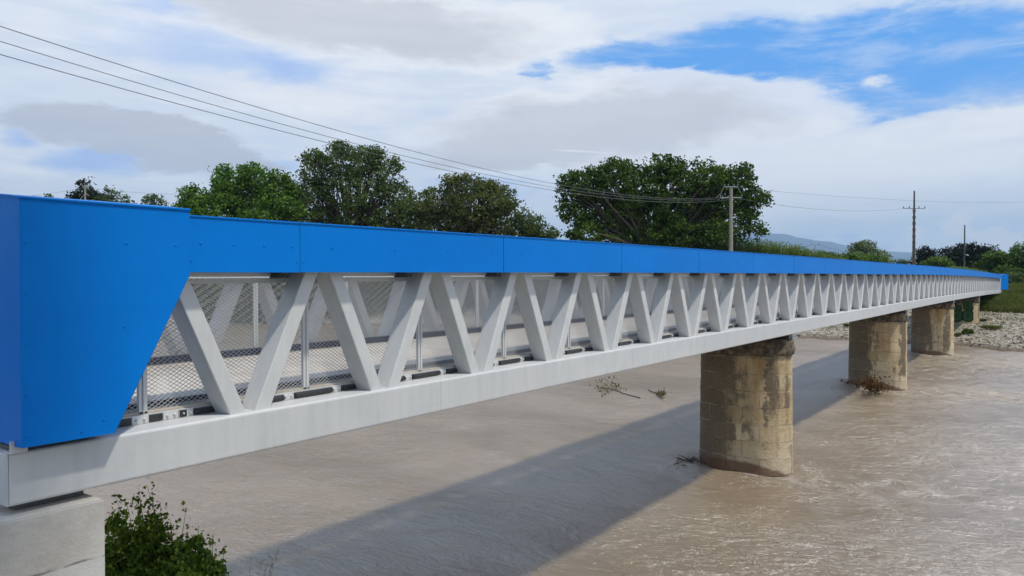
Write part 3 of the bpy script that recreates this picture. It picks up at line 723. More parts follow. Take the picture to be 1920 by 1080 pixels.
# cross beams carrying the deck over each pier, and the bearings
for t in pier_t:
    q = MB().box(-.16, .16, .1, 2 * (YC - Y0) - .1, ZC0 - .0 - .19, ZC0 - .005).obj('cross_beam', M_dark, BR, bevel=.01); bp(q, t)
    q = MB().box(-.30, .30, .06, .42, ZC0 - .20, ZC0 - .14).box(-.20, .20, .10, .36, ZC0 - .14, ZC0 - .004).obj('bearing', M_steel, BR, bevel=.008); bp(q, t + .45)
# end bracket with bolt under the near blue box
q = MB(); q.box(-.035, .105, -.10, -.085, ZC1 + .0, ZC1 + .11).box(-.035, .105, -.085, .04, ZC1 + .0, ZC1 + .012); q.dome((.03, -.10, ZC1 + .06), .024, (0, -1, 0), 6); q.tube([(.03, -.09, ZC1 + .06), (.03, -.135, ZC1 + .06)], .011, 8)
bp(q.obj('end_bracket', M_steel, BR), 2.93)
q = MB().box(0.0, .55, .02, .25, ZC1 - .004, EYE - 1.52).obj('packer', M_dark, BR, bevel=.004); bp(q, 2.95)

# ------------------------------------------------------------------ abutments
def block(name, label, x0, x1, y0, y1, z0, z1, mat_, n=(26, 30, 16), amp=.012, bev=.02, group=None):
    bm = bmesh.new(); bmesh.ops.create_cube(bm, size=1)
    bmesh.ops.bevel(bm, geom=bm.edges[:], offset=bev / (x1 - x0), segments=2, affect='EDGES')
    for v in bm.verts: v.co = Vector((x0 + (v.co.x + .5) * (x1 - x0), y0 + (v.co.y + .5) * (y1 - y0), z0 + (v.co.z + .5) * (z1 - z0)))
    c = Vector(((x0 + x1) / 2, (y0 + y1) / 2, z0))
    for v in bm.verts: v.co -= c
    me = bpy.data.meshes.new(name); bm.to_mesh(me); bm.free()
    o = link(name, me, mat_, None, c); return o
o = block('abutment', '', -3.5, 3.66, 7.33, 12.7, -.8, ZC0 - .075, M_conc); tag(o, 'pale concrete abutment under the near end of the bridge, beside the leafy bush', 'abutment')
for yb in (.02,):
    q = MB()
for mi in (False, True):
    q = MB().box(-.30, .30, .10, .28, ZC0 - .074, ZC0 - .002).obj('bearing', M_dark, BR); bp(q, 3.30, mi)  # dark block stretched to stand in for the shade under the chord end
o = block('abutment', '', T1 - 2.6, T1 + 4, 7.2, 12.6, 0, ZC0 - .62 - .09, M_conc); tag(o, 'distant concrete abutment at the far end of the bridge in the grass bank', 'abutment')

# ------------------------------------------------------------------ piers
def stadium(r, L, n=20):
    """plan outline from the back round to the nose; nose tip at y=0, back at y=L; starts on the middle of the back"""
    pts = []
    for i in range(n + 1):
        a = R(90 + 90 * i / n); pts.append((r * math.cos(a), L - r + r * math.sin(a)))
    m = 8
    for i in range(1, m): pts.append((-r, (L - r) + (2 * r - L) * i / m))
    for i in range(2 * n + 1):
        a = R(180 + 180 * i / (2 * n)); pts.append((r * math.cos(a), r + r * math.sin(a)))
    for i in range(1, m): pts.append((r, r + (L - 2 * r) * i / m))
    for i in range(n):
        a = R(90 * i / n); pts.append((r * math.cos(a), L - r + r * math.sin(a)))
    return pts
def make_pier(i, t, top, label):
    root = empty('bridge_pier', (t, NOSE, 0), label, 'bridge pier', 'stone piers carrying the footbridge')
    outl = stadium(PR, PL); n = len(outl); per = [0]
    for k in range(1, n + 1):
        a, b = outl[k - 1], outl[k % n]; per.append(per[-1] + math.hypot(a[0] - b[0], a[1] - b[1]))
    zs = list(np.linspace(-1.6, top - .52, 60)); V = []; Fc = []
    for z in zs:
        k = 1 + .022 * (top - z) / top * 2.0
        for j, (x, y) in enumerate(outl):
            wob = 1 + .010 * mnoise.noise(Vector((x * 2 + i * 9, y * 2, z * 2.2))) + .004 * mnoise.noise(Vector((x * 7, y * 7 + i, z * 8)))
            cy = PL / 2; V.append((x * k * wob, cy + (y - cy) * (1 + (k - 1) * .6) * wob - (0.0), z))
    for a in range(len(zs) - 1):
        for j in range(n): Fc.append((a * n + j, a * n + (j + 1) % n, (a + 1) * n + (j + 1) % n, (a + 1) * n + j))
    Fc.append(tuple(range((len(zs) - 1) * n, len(zs) * n)))
    me = bpy.data.meshes.new('shaft'); me.from_pydata(V, [], Fc); uv = me.uv_layers.new(name='UVMap')
    li = 0
    for pi, f in enumerate(me.polygons):
        j = pi % n if pi < (len(zs) - 1) * n else None
        for q, l in enumerate(f.loop_indices):
            vi = me.loops[l].vertex_index; jj = vi % n
            u = per[jj]
            if j is not None and j == n - 1 and jj == 0: u = per[n]
            uv.data[l].uv = (u, V[vi][2])
    link('shaft', me, pier_mat(i, 1), root, smooth=True)
    # weathered cap course
    mb = MB(); V = []; Fc = []; rings = [(top - .54, 1.0), (top - .50, 1.07), (top - .34, 1.10), (top - .18, 1.08), (top - .05, 1.06), (top, .98)]
    for z, s in rings:
        for (x, y) in outl:
            q = 1 + .06 * mnoise.noise(Vector((x * 2.5 + i * 5, y * 2.5, z * 3))) + .03 * mnoise.noise(Vector((x * 8 + i * 5, y * 8, z * 9)))
            cy = PL / 2; V.append((x * s * q, cy + (y - cy) * (1 + (s - 1) * .45) * (1 + (q - 1) * .6), z + .05 * mnoise.noise(Vector((x * 3, y * 3, i)))))
    for a in range(len(rings) - 1):
        for j in range(n): Fc.append((a * n + j, a * n + (j + 1) % n, (a + 1) * n + (j + 1) % n, (a + 1) * n + j))
    Fc.append(tuple(range(5 * n, 6 * n))); Fc.append(tuple(reversed(range(n))))
    mb.v, mb.f = V, Fc; mb.obj('cap_stone', M_capstone, root, smooth=True)
    return root
piers = []
PLAB = ['tall oval stone pier nearest the camera, standing in brown water with dark stains', 'second stone pier across the river, with dead branches caught at its foot',
        'third stone pier, its foot in rough water beside the gravel bank', 'farthest stone pier standing on the gravel bank, painted with green graffiti']
for i, t in enumerate(pier_t):
    piers.append(make_pier(i, t, ZC0 - .20 + drop(t), PLAB[i]))
# graffiti on pier 4: four green bubble shapes outlined in black
M_gg = simple('graffiti_green', (.018, .085, .022), .7, 0, .2, 5); M_gb = simple('graffiti_black', (.006, .008, .006), .7)
def gshape(pts, x, mat_, name, parent):
    # pts in (y, z) on the flat side of the shaft (plane x = -r)
    mb = MB(); n = len(pts); b = 0
    for xx in (x, x + .02): mb.v += [(xx, q[0], q[1]) for q in pts]
    mb.f = [tuple(range(n)), tuple(reversed(range(n, 2 * n)))] + [(i, (i + 1) % n, n + (i + 1) % n, n + i) for i in range(n)]
    return mb.obj(name, mat_, parent)
GR = piers[3]; XS = -(PR * 1.05) - .03
def smooth_loop(pts, k=5):
    out = []; n = len(pts)
    for i in range(n):
        p0, p1, p2, p3 = [Vector(pts[(i + d) % n]) for d in (-1, 0, 1, 2)]
        for j in range(k):
            s = j / k; out.append(tuple(.5 * ((2 * p1) + (p2 - p0) * s + (2 * p0 - 5 * p1 + 4 * p2 - p3) * s * s + (3 * p1 - p0 - 3 * p2 + p3) * s ** 3)))
    return out
glyphs = [[(-.0, 1.0), (.25, .95), (.28, .5), (.55, .45), (.8, .5), (.9, .2), (.7, .02), (.3, .0), (.02, .1)],
          [(.02, 1.0), (.3, .9), (.5, .98), (.75, .92), (.98, 1.0), (.9, .6), (1.0, .25), (.7, .0), (.45, .08), (.15, .25), (.1, .6)],
          [(.5, 1.0), (.85, .95), (.98, .75), (.95, .45), (.98, .2), (.7, .0), (.3, .0), (.04, .25), (.0, .6), (.15, .9)],
          [(.45, 1.0), (.85, .98), (1.0, .8), (.97, .5), (1.0, .22), (.75, .0), (.35, .02), (.05, .2), (.02, .55), (.1, .88)]]
gz0 = 1.72
for k, g in enumerate(glyphs):
    cx, cz = (k % 2), 1 - (k // 2)
    y_left = 2.45 - cx * 1.0      # pier side runs inward (+y) to the left in the photo
    pts = [(y_left - a * .92, gz0 + .1 + cz * 1.12 + b * 1.04) for a, b in smooth_loop(g)]
    c = Vector((sum(q[0] for q in pts) / len(pts), sum(q[1] for q in pts) / len(pts)))
    big = [tuple(c + (Vector(q) - c) * 1.20) for q in pts]
    gshape(big, XS, M_gb, 'graffiti_outline', GR); gshape(pts, XS - .012, M_gg, 'graffiti', GR)
    # the dark inner strokes of each letter
    mb = MB()
    st = [[(.35, .75), (.35, .4), (.6, .3)], [(.5, .75), (.45, .5), (.6, .25)], [(.75, .62), (.45, .66), (.3, .45), (.5, .28), (.75, .34)], [(.75, .68), (.4, .7), (.45, .52), (.7, .42), (.45, .28)]][k]
    mb.tube([(XS - .02, y_left - a * .92, gz0 + .1 + cz * 1.12 + b * 1.04) for a, b in st], .045, 5)
    mb.obj('graffiti_line', M_gb, GR)

# ------------------------------------------------------------------ trees
def ground_z(p): return max(hgt(p.x, p.y), -.2)
def tree_px(name, label, items, Z, leaves, lsize, lm, trunk_px, tr=.4, group='trees along the far bank', **kw):
    leaves = int(leaves * 1.5)
    b = P(trunk_px, 515, Z); b.z = ground_z(b) - .05
    return add_tree(name, label, kw.pop('cat', 'tree'), b, px_lobes(items, Z), leaves, lsize, lm, tr, group=group, **kw)
tree_px('broadleaf_tree', 'small bright green tree at the left end of the far tree row', [(362, 372, 26, 24), (345, 402, 30, 26), (380, 405, 34, 34), (366, 470, 52, 60)], 112, 9000, .42, L_green, 366, .25)
tree_px('broadleaf_tree', 'full mid green tree between the small bright tree and the tallest loose tree', [(428, 345, 30, 28), (484, 338, 34, 26), (455, 375, 58, 40), (520, 360, 32, 30), (505, 410, 50, 45), (545, 385, 24, 34), (430, 410, 40, 40), (470, 480, 90, 70)], 112, 24000, .42, L_green, 470, .4)
tree_px('broadleaf_tree', 'tallest loose crowned tree of the left row, with bare limbs showing through', [(655, 305, 62, 32), (592, 318, 34, 32), (720, 325, 34, 34), (585, 372, 36, 42), (662, 362, 60, 42), (748, 372, 30, 32), (640, 425, 95, 45), (730, 425, 50, 45), (665, 500, 120, 70)], 116, 30000, .40, L_olive, 660, .55, clump=.7, per=14)
tree_px('broadleaf_tree', 'brownish olive tree at the middle of the left row, under the wires', [(872, 352, 48, 22), (820, 385, 34, 28), (900, 390, 60, 36), (940, 365, 28, 20), (845, 430, 66, 42), (930, 430, 50, 42), (880, 505, 105, 70)], 114, 24000, .40, L_brown, 880, .45)
tree_px('broadleaf_tree', 'small loose tree closing the left row, beside the gap of sky', [(992, 412, 26, 20), (1012, 440, 30, 22), (975, 445, 34, 28), (1032, 446, 12, 16), (1000, 500, 60, 60)], 114, 7000, .40, L_olive, 995, .22, clump=.7)
tree_px('broadleaf_tree', 'dark low tree filling the gap behind the tallest loose tree', [(560, 405, 44, 44), (560, 375, 22, 26), (790, 400, 34, 44), (770, 420, 40, 48), (700, 460, 90, 40), (560, 500, 60, 60), (790, 500, 70, 60)], 122, 12000, .45, L_dark, 690, .3)
tree_px('oak_tree', 'huge broad dark oak behind the concrete pole', [(1160, 328, 40, 32), (1100, 352, 52, 34), (1060, 348, 22, 18), (1075, 395, 36, 26), (1225, 320, 42, 30), (1235, 372, 80, 50), (1310, 330, 58, 30), (1375, 338, 40, 26), (1160, 395, 62, 40), (1330, 385, 75, 42), (1405, 375, 28, 30), (1400, 425, 34, 34), (1110, 440, 50, 32), (1180, 455, 46, 30), (1250, 445, 60, 40), (1335, 442, 60, 26), (1120, 490, 70, 40), (1250, 500, 90, 40)], 100, 44000, .38, L_dark, 1225, .75, clump=.62, per=18, shell=.6)
tree_px('conifer_tree', 'small black green conifer at far left behind the wooden pole', [(152, 352, 9, 14), (165, 350, 7, 12), (150, 370, 22, 12), (172, 375, 26, 14), (152, 410, 34, 34)], 150, 5000, .45, L_black, 152, .3, group='trees far behind the blue end box')
tree_px('broadleaf_tree', 'rounded dark tree right of the small conifer', [(212, 368, 24, 12), (200, 390, 34, 20), (235, 384, 12, 8), (215, 430, 50, 40)], 150, 4500, .45, L_olive, 214, .3, group='trees far behind the blue end box')
tree_px('broadleaf_tree', 'small open tree standing alone before the bright green tree', [(286, 376, 20, 9), (278, 386, 18, 12), (300, 386, 12, 8), (286, 430, 28, 45)], 150, 2200, .42, L_olive, 286, .2, group='trees far behind the blue end box')
tree_px('broadleaf_tree', 'faint tree top showing over the blue end box', [(96, 372, 14, 7), (75, 380, 20, 8), (90, 430, 30, 50)], 160, 1500, .42, L_olive, 90, .2, group='trees far behind the blue end box')
tree_px('grey_shrub', 'feathery grey green shrub rising over the rail near the small far pole', [(1626, 463, 20, 12), (1604, 472, 20, 12), (1648, 478, 18, 12), (1625, 500, 48, 24)], 118, 4200, .34, L_grey, 1625, .12, clump=.5, cat='shrub', group='bushes seen over the blue rail', per=12)
tree_px('leafy_bush', 'low bright green bush at the foot of the feathery shrub', [(1600, 484, 26, 8), (1635, 488, 26, 8), (1655, 492, 14, 8), (1620, 510, 50, 16)], 112, 4200, .34, L_pine, 1620, .12, clump=.5, cat='bush', group='bushes seen over the blue rail')
tree_px('leafy_bush', 'green bush at the end of the reeds under the small far pole', [(1545, 478, 20, 7), (1565, 483, 14, 6), (1552, 500, 40, 20)], 120, 2500, .36, L_olive, 1550, .12, clump=.5, cat='bush', group='bushes seen over the blue rail')
tree_px('leafy_bush', 'tiny far line of bushes left of the tall lattice pole', [(1672, 494, 12, 4), (1690, 492, 10, 5), (1680, 505, 26, 10)], 190, 1200, .5, L_olive, 1680, .12, clump=.6, cat='bush', group='bushes seen over the blue rail')
tree_px('evergreen_tree', 'rounded black green tree just right of the tall lattice pole', [(1736, 478, 18, 15), (1725, 494, 14, 16), (1752, 495, 14, 16), (1738, 515, 30, 20)], 150, 5500, .38, L_black, 1736, .3, group='dark trees at the far right')
tree_px('evergreen_tree', 'wide dark evergreen behind the slim dark pole', [(1785, 478, 24, 15), (1815, 470, 26, 13), (1772, 496, 22, 14), (1830, 486, 24, 18), (1800, 510, 50, 24)], 150, 10000, .38, L_black, 1800, .3, group='dark trees at the far right')
tree_px('evergreen_tree', 'dark evergreen right of the slim dark pole, lower at its right end', [(1852, 472, 20, 12), (1862, 490, 20, 16), (1850, 512, 30, 22)], 150, 5500, .38, L_black, 1852, .3, group='dark trees at the far right')
tree_px('leafy_bush', 'small yellow green bush in front of the dark evergreens, over the blue rail', [(1758, 490, 20, 7), (1745, 496, 16, 6), (1776, 497, 16, 6), (1760, 510, 30, 14)], 128, 3200, .34, L_pine, 1760, .1, clump=.5, cat='bush', group='bushes at the far end of the bridge')
tree_px('leafy_bush', 'layered green bush behind the far blue end box', [(1868, 482, 24, 10), (1855, 497, 24, 12), (1890, 490, 28, 14), (1880, 515, 40, 24)], 140, 9000, .34, L_pine, 1876, .15, clump=.45, flat=.6, cat='bush', group='bushes at the far end of the bridge')
tree_px('leafy_bush', 'tall green bush at the right edge of the picture', [(1918, 470, 22, 16), (1912, 490, 26, 18), (1925, 515, 40, 30), (1955, 480, 30, 24)], 138, 9000, .34, L_pine, 1925, .15, clump=.45, flat=.5, cat='bush', group='bushes at the far end of the bridge')
tree_px('leafy_bush', 'dark tangled bush against the far blue end box', [(1905, 528, 20, 16), (1890, 545, 16, 14), (1920, 540, 30, 18)], 131, 6000, .30, L_olive, 1905, .1, clump=.4, cat='bush', group='bushes at the far end of the bridge')

sb = Vector((-3.0, -1.6, 5.2))
add_tree('broadleaf_tree', 'bank tree just outside the left of the picture, shading the blue end box', 'tree', sb, [(.9, 1.5, 19.5, 2.5, 1.0, 2.2), (1.5, .55, 19.5, 2.55, .85, 2.2), (-1.8, 1.0, 18, 3, 2.8, 2.4), (-3.5, -2.5, 16.5, 3.2, 3, 2.8), (-2.5, -1, 20.5, 2.8, 2.6, 1.8)], 110000, .12, L_green, .22, clump=.4, shell=.45)
tree_px('leafy_bush', 'dark scrub in the shade below the far blue end box', [(1862, 572, 18, 14), (1880, 566, 16, 12), (1870, 585, 22, 12)], 112, 4000, .26, L_dark, 1868, .08, clump=.35, cat='bush', group='bushes at the far end of the bridge')
tree_px('leafy_bush', 'rounded scrub half way up the grassy slope at the right edge', [(1900, 560, 16, 10), (1912, 566, 18, 12)], 112, 2600, .24, L_olive, 1905, .08, clump=.35, cat='bush', group='bushes at the far end of the bridge')
tree_px('leafy_bush', 'low green scrub where the gravel meets the grassy slope', [(1874, 594, 14, 6), (1888, 590, 12, 6)], 100, 1800, .2, L_olive, 1880, .06, clump=.3, cat='bush', group='bushes at the far end of the bridge')
# undergrowth below the far trees, seen through the mesh
pts = []
def strip(px0, px1, y_top, y_bot, Z0, Z1, n, cr):
    k = n // 16; out = np.empty((k * 16, 3))
    for i in range(k):
        px = random.uniform(px0, px1); Z = random.uniform(Z0, Z1); b = P(px, 515, Z); g = ground_z(b)
        top = EYE + (515 - y_top) / F * Z; q = Vector((b.x, b.y, g + random.random() ** 1.4 * (top - g)))
        out[i * 16:(i + 1) * 16] = np.array(q) + rng.normal(size=(16, 3)) * cr
    return out
sp = strip(180, 1560, 490, 590, 104, 126, 60000, .55)
v, f = leaf_quads(sp, .42); tag(link('undergrowth', np_mesh('undergrowth', v, f), L_dark), 'dark green undergrowth along the far bank below the trees', 'undergrowth', kind='stuff')
# reeds
def blades(name, px0, px1, Z0, Z1, n, h0, h1, w, lm, label, cat, top=None, zmin=None):
    V = []; 
    for i in range(n):
        px = random.uniform(px0, px1); Z = random.uniform(Z0, Z1); b = P(px, 515, Z); g = ground_z(b)
        if zmin is not None and g < zmin: continue
        hh = random.uniform(h0, h1)
        if top: hh = max(.5, EYE + (515 - np.interp(px, [q[0] for q in top], [q[1] for q in top])) / F * Z - g) * random.uniform(.75, 1.04)
        a = random.uniform(0, 6.28); d = Vector((math.cos(a), math.sin(a), 0)); le = random.uniform(.05, .35) * min(hh, 1.6)
        s = Vector((b.x, b.y, g - .05)); m_ = s + Vector((0, 0, hh * .6)) + d * le * .3; t_ = s + Vector((0, 0, hh)) + d * le
        pr = Vector((-d.y, d.x, 0)) * w * .5
        V += [s - pr, s + pr, m_ + pr, m_ - pr, m_ - pr * .9, m_ + pr * .9, t_ + pr * .1, t_ - pr * .1]
        if top:     # side leaves of a cane
            for q in range(5):
                hz = hh * random.uniform(.45, 1.0); a2 = random.uniform(0, 6.28); d2 = Vector((math.cos(a2), math.sin(a2), .5)); c0 = s + Vector((0, 0, hz)) + d * le * (hz / hh); ln = random.uniform(.5, .9)
                c1 = c0 + d2 * ln * .55; c2 = c0 + d2 * ln + Vector((0, 0, -.25)); p2 = Vector((-d2.y, d2.x, 0)) * .05
                V += [c0 - p2, c0 + p2, c1 + p2, c1 - p2, c1 - p2, c1 + p2, c2 + p2 * .1, c2 - p2 * .1]
    V = np.array([tuple(q) for q in V]); return tag(link(name, np_mesh(name, V, np.arange(len(V)).reshape(-1, 4)), lm), label, cat, kind='stuff')
blades('reeds', 1262, 1590, 99, 106, 6500, 2, 4, .10, L_reed, 'tall green reeds on the bank around the concrete pole', 'reeds', top=[(1262, 460), (1290, 449), (1340, 447), (1400, 450), (1450, 455), (1500, 463), (1560, 478), (1590, 488)])
blades('tall_grass', 1760, 1850, 120, 130, 1800, 1.0, 2.2, .08, L_reed, 'pale dry tall grass behind the far end of the rail', 'grass', zmin=1.5, top=[(1760, 506), (1790, 500), (1830, 505), (1850, 512)])
blades('bank_grass', 1780, 2010, 88, 128, 42000, .3, 1.0, .07, L_grass, 'rough olive grass covering the slope beside the far abutment', 'grass', zmin=2.3)
blades('bank_weeds', 1440, 1700, 100, 122, 9000, .4, 1.4, .08, L_grass, 'green weeds at the top of the gravel bank between the piers', 'weeds', zmin=2.0)

# gravel stones
ico = bmesh.new(); bmesh.ops.create_icosphere(ico, subdivisions=1, radius=1); iv = np.array([tuple(v.co) for v in ico.verts]); fi = np.array([[v.index for v in f.verts] for f in ico.faces]); ico.free()
V = []; Fc = []; k = 0
for i in range(15000):
    px = random.uniform(1440, 1990); b = None
    y = random.uniform(-14, 46); x = tw(y) + .45 + random.random() ** 1.2 * 27
    g = hgt(x, y)
    if g > 2.7: continue
    s = .035 + .13 * random.random() ** 3.5
    if random.random() < .006: s *= 2.0
    vv_ = iv * (1 + rng.uniform(-.22, .22, (len(iv), 1))) * np.array([s * random.uniform(.8, 1.4), s * random.uniform(.8, 1.4), s * .62])
    a = random.uniform(0, 6.28); ca, sa = math.cos(a), math.sin(a)
    vv_ = np.stack([vv_[:, 0] * ca - vv_[:, 1] * sa, vv_[:, 0] * sa + vv_[:, 1] * ca, vv_[:, 2]], 1) + np.array([x, y, g + s * .2])
    V.append(vv_); Fc.append(fi + k); k += len(iv)
M_stone, nb, p = mat('river_stone'); g = nb.n.new('ShaderNodeNewGeometry')
nb.inp(p.inputs['Base Color'], nb.ramp(g.outputs['Random Per Island'], [(0, (.13, .112, .08)), (.35, (.25, .22, .165)), (.7, (.32, .285, .215)), (1, (.46, .42, .35))])); p.inputs['Roughness'].default_value = .9
tag(link('gravel', np_mesh('gravel', np.concatenate(V), np.concatenate(Fc)), M_stone), 'loose pale river stones scattered over the bank', 'gravel', kind='stuff')

V = []
for cidx in range(55):
    cy_ = random.uniform(-14, 40); cx_ = tw(cy_) + random.uniform(3, 27)
    for _ in range(random.randint(15, 90)):
        b = Vector((cx_ + random.gauss(0, .55), cy_ + random.gauss(0, 1.1), 0)); b.z = hgt(b.x, b.y) - .02
        a = random.uniform(0, 6.28); d = Vector((math.cos(a), math.sin(a), 0)); h_ = random.uniform(.12, .4); pr = Vector((-d.y, d.x, 0)) * .03
        t_ = b + Vector((0, 0, h_)) + d * h_ * .6; V += [b - pr, b + pr, t_ + pr * .4, t_ - pr * .4]
V = np.array([tuple(q) for q in V]); tag(link('sparse_weeds', np_mesh('sparse_weeds', V, np.arange(len(V)).reshape(-1, 4)), L_grass), 'sparse tufts of weeds dotted over the gravel bank', 'weeds', kind='stuff')
def low_plant(name, label, cat, px, py, rx, ry, Z, n, ls, lm, group=None, cr=.15, limbs=False):
    c = P(px, py, Z); g = ground_z(c); base = Vector((c.x, c.y, g)); k = Z / F
    lo = [(c.x + random.uniform(-.4, .4) * rx * k, c.y + random.uniform(-.4, .4) * rx * k, g + ry * k * random.uniform(.3, .8), rx * k * .6, rx * k * .6, ry * k * .7) for _ in range(5)]
    return add_tree(name, label, cat, base, lo, n, ls, lm, .03, clump=cr, per=12, limbs=limbs, group=group, leafname='foliage')
low_plant('gravel_bush', 'small dark green bush on the gravel right of the third pier', 'bush', 1813, 630, 11, 8, 78, 1400, .16, L_dark, 'plants on the gravel bank')
low_plant('gravel_bush', 'tiny dark tuft touching the edge of the third pier', 'bush', 1796, 632, 7, 4, 77, 500, .14, L_dark, 'plants on the gravel bank')
low_plant('gravel_weeds', 'low spread of yellow green weeds across the middle of the gravel', 'weeds', 1858, 631, 22, 4.5, 78, 1800, .15, L_grass, 'plants on the gravel bank')
low_plant('gravel_bush', 'small green tuft on the gravel below the graffiti pier', 'bush', 1843, 617, 8, 4, 84, 500, .14, L_dark, 'plants on the gravel bank')
low_plant('gravel_bush', 'dark tuft beside the second pier on the far gravel', 'bush', 1587, 628, 5, 4, 86, 400, .16, L_dark, 'plants on the gravel bank')
low_plant('gravel_bush', 'wide green bush on the far gravel under the bridge, left of the second pier', 'bush', 1568, 612, 14, 9, 94, 1500, .18, L_dark, 'plants on the gravel bank')
low_plant('gravel_bush', 'green bush at the right foot of the graffiti pier', 'bush', 1848, 600, 12, 8, 97, 1500, .18, L_olive, 'plants on the gravel bank')

# bush beside the near abutment
def sapling():
    root = empty('leafy_bush', (5.6, 9.2, 1.0), 'dark leafy bush with upright poplar shoots beside the near concrete abutment', 'bush', None)
    base = Vector((5.6, 9.2, 1.0)); base.z = ground_z(base); root.location = base
    mb = MB(); L = []
    tips = [(275, 908, 10.2), (215, 925, 9.8), (238, 945, 9.9), (350, 950, 10.4), (320, 975, 10.1), (372, 985, 10.3), (400, 1000, 10.2), (420, 1025, 10.3), (425, 1075, 10.4), (300, 940, 10.3), (262, 935, 10.1), (205, 960, 9.7), (285, 925, 10.0), (250, 925, 10.3), (395, 1045, 10.1), (340, 1010, 9.8), (225, 990, 9.7), (270, 975, 9.8), (310, 1000, 9.9), (260, 915, 10.15)]
    for (x, y, Z) in tips:
        e = P(x, y, Z) - base; s = Vector((random.uniform(-.25, .25), random.uniform(-.25, .25), 0))
        m1 = s.lerp(e, .4) + Vector((random.uniform(-.1, .1), random.uniform(-.1, .1), .15)); m2 = s.lerp(e, .75) + Vector((random.uniform(-.06, .06), random.uniform(-.06, .06), .06))
        mb.tube([s, m1, m2, e], [.016, .012, .007, .002], 5, False)
        for q in range(75):
            t = random.random() ** .8; t = .35 + .65 * t
            c = (m1.lerp(m2, (t - .35) / .35) if t < .7 else m2.lerp(e, (t - .7) / .3)); sp_ = .075 * (1.2 - t) + .03
            L.append(c + Vector((random.gauss(0, sp_), random.gauss(0, sp_), random.gauss(0, sp_))))
    mb.obj('stems', M_bark, root)
    lob = []
    for (x, y, rx, ry, Z) in [(255, 1030, 60, 34, 10), (330, 1050, 66, 34, 10.1), (240, 1080, 60, 44, 9.8), (380, 1075, 40, 26, 10.2), (310, 1090, 100, 50, 10), (222, 985, 22, 26, 9.9), (285, 990, 22, 26, 10.1)]:
        c = P(x, y, Z) - base; k = Z / F; lob.append((c.x, c.y, c.z, rx * k, rx * k * .8, ry * k))
    q = lobes_points(lob, 14000, .09, 10, .6); q = np.concatenate([q, np.array([tuple(a) for a in L])])
    v, f = leaf_quads(q, .060, .78); link('foliage', np_mesh('foliage', v, f), L_bush, root)
sapling()
# grass stalks by the bottom edge
root = empty('grass_stalks', P(460, 1110, 9.4), 'thin bare grass stalks with seed heads at the bottom edge right of the bush', 'grass')
mb = MB(); b0 = root.location.copy()
for (x0, x1, y1) in [(452, 505, 1040), (458, 522, 1030), (462, 490, 1052), (455, 470, 1045), (470, 512, 1046)]:
    s = P(x0, 1100, 9.4) - b0; e = P(x1, y1, 9.4 + random.uniform(-.2, .2)) - b0; s.z -= 1.2; m1 = s.lerp(e, .6) + Vector((0, 0, .12))
    mb.tube([s, m1, e], [.004, .0035, .002], 4, False)
    for q in range(10):
        c = m1.lerp(e, random.uniform(.2, 1)); mb.tube([c, c + Vector((random.uniform(-.05, .05), random.uniform(-.05, .05), random.uniform(0, .05)))], [.002, .004], 4, False)
mb.obj('stalks', L_reed, root)

# ------------------------------------------------------------------ debris in the water
def branch(name, label, main, twigs, nl, ls, lm, Z, group=None, r=.03, cat='branch', spread=.22, zoff=.04):
    pts = [P(x, y, Z) for x, y in main]
    def onw(x, y, up=0):    # point on the water surface along this bearing
        d = P(x, y, 1) - Vector((0, 0, EYE)); k = -(EYE - up) / d.z; return Vector((0, 0, EYE)) + d * k
    pts = [onw(x, y, zoff) for x, y in main]; b = pts[0].copy(); b.z = 0
    root = empty(name, b, label, cat, group); mb = MB()
    mb.tube([p_ - b for p_ in pts], [r * (1 - .6 * i / len(pts)) for i in range(len(pts))], 6)
    L = []
    for (x0, y0, x1, y1, up) in twigs:
        a = onw(x0, y0, zoff); e = onw(x1, y1 + 0, 0); e = Vector((a.x * .0 + e.x, e.y, 0));
        e = onw(x1, y1, up); mb.tube([a - b, a.lerp(e, .5) - b + Vector((0, 0, .05)), e - b], [r * .5, r * .35, r * .15], 5, False)
        for q in range(nl // len(twigs)):
            c = a.lerp(e, random.uniform(.3, 1.1)); L.append(c - b + Vector((random.gauss(0, spread), random.gauss(0, spread), abs(random.gauss(0, spread * .6)))))
    mb.obj('wood', M_bark, root)
    v, f = leaf_quads(np.array([tuple(q) for q in L]), ls); link('foliage', np_mesh('foliage', v, f), lm, root); return root
branch('floating_branch', 'leafy olive branch drifting in the river left of the first pier', [(1200, 746), (1170, 738), (1150, 730), (1125, 726)], [(1160, 735, 1120, 716, .3), (1160, 735, 1132, 711, .5), (1160, 735, 1145, 707, .5), (1165, 736, 1155, 722, .2), (1150, 730, 1128, 742, .05), (1150, 730, 1112, 728, .1), (1140, 728, 1120, 735, .1)], 130, .13, L_debris, 0, 'branches drifting in the river', spread=.2)
branch('floating_branch', 'small clump of green leaves drifting just left of the first pier', [(1215, 731), (1230, 737), (1244, 748)], [(1240, 746, 1240, 735, .2), (1238, 745, 1246, 738, .2), (1232, 742, 1236, 738, .15)], 150, .11, L_debris, 0, 'branches drifting in the river', spread=.12)
branch('caught_branch', 'dead brown leafy branch caught against the foot of the second pier', [(1612, 722), (1628, 732), (1650, 738)], [(1632, 734, 1634, 712, 1.2), (1636, 735, 1642, 716, 1.0), (1625, 730, 1628, 722, .6), (1640, 736, 1652, 728, .5), (1630, 733, 1638, 725, .7), (1634, 735, 1648, 733, .2)], 620, .15, L_rust, 0, None, .05, spread=.30)
b = branch('caught_driftwood', 'bare stick poking from the brown debris left of the second pier', [(1600, 722), (1580, 722), (1566, 722)], [(1595, 722, 1586, 718, .5)], 40, .12, L_rust, 0, None, .07, spread=.2)
mb = MB(); random.seed(5)
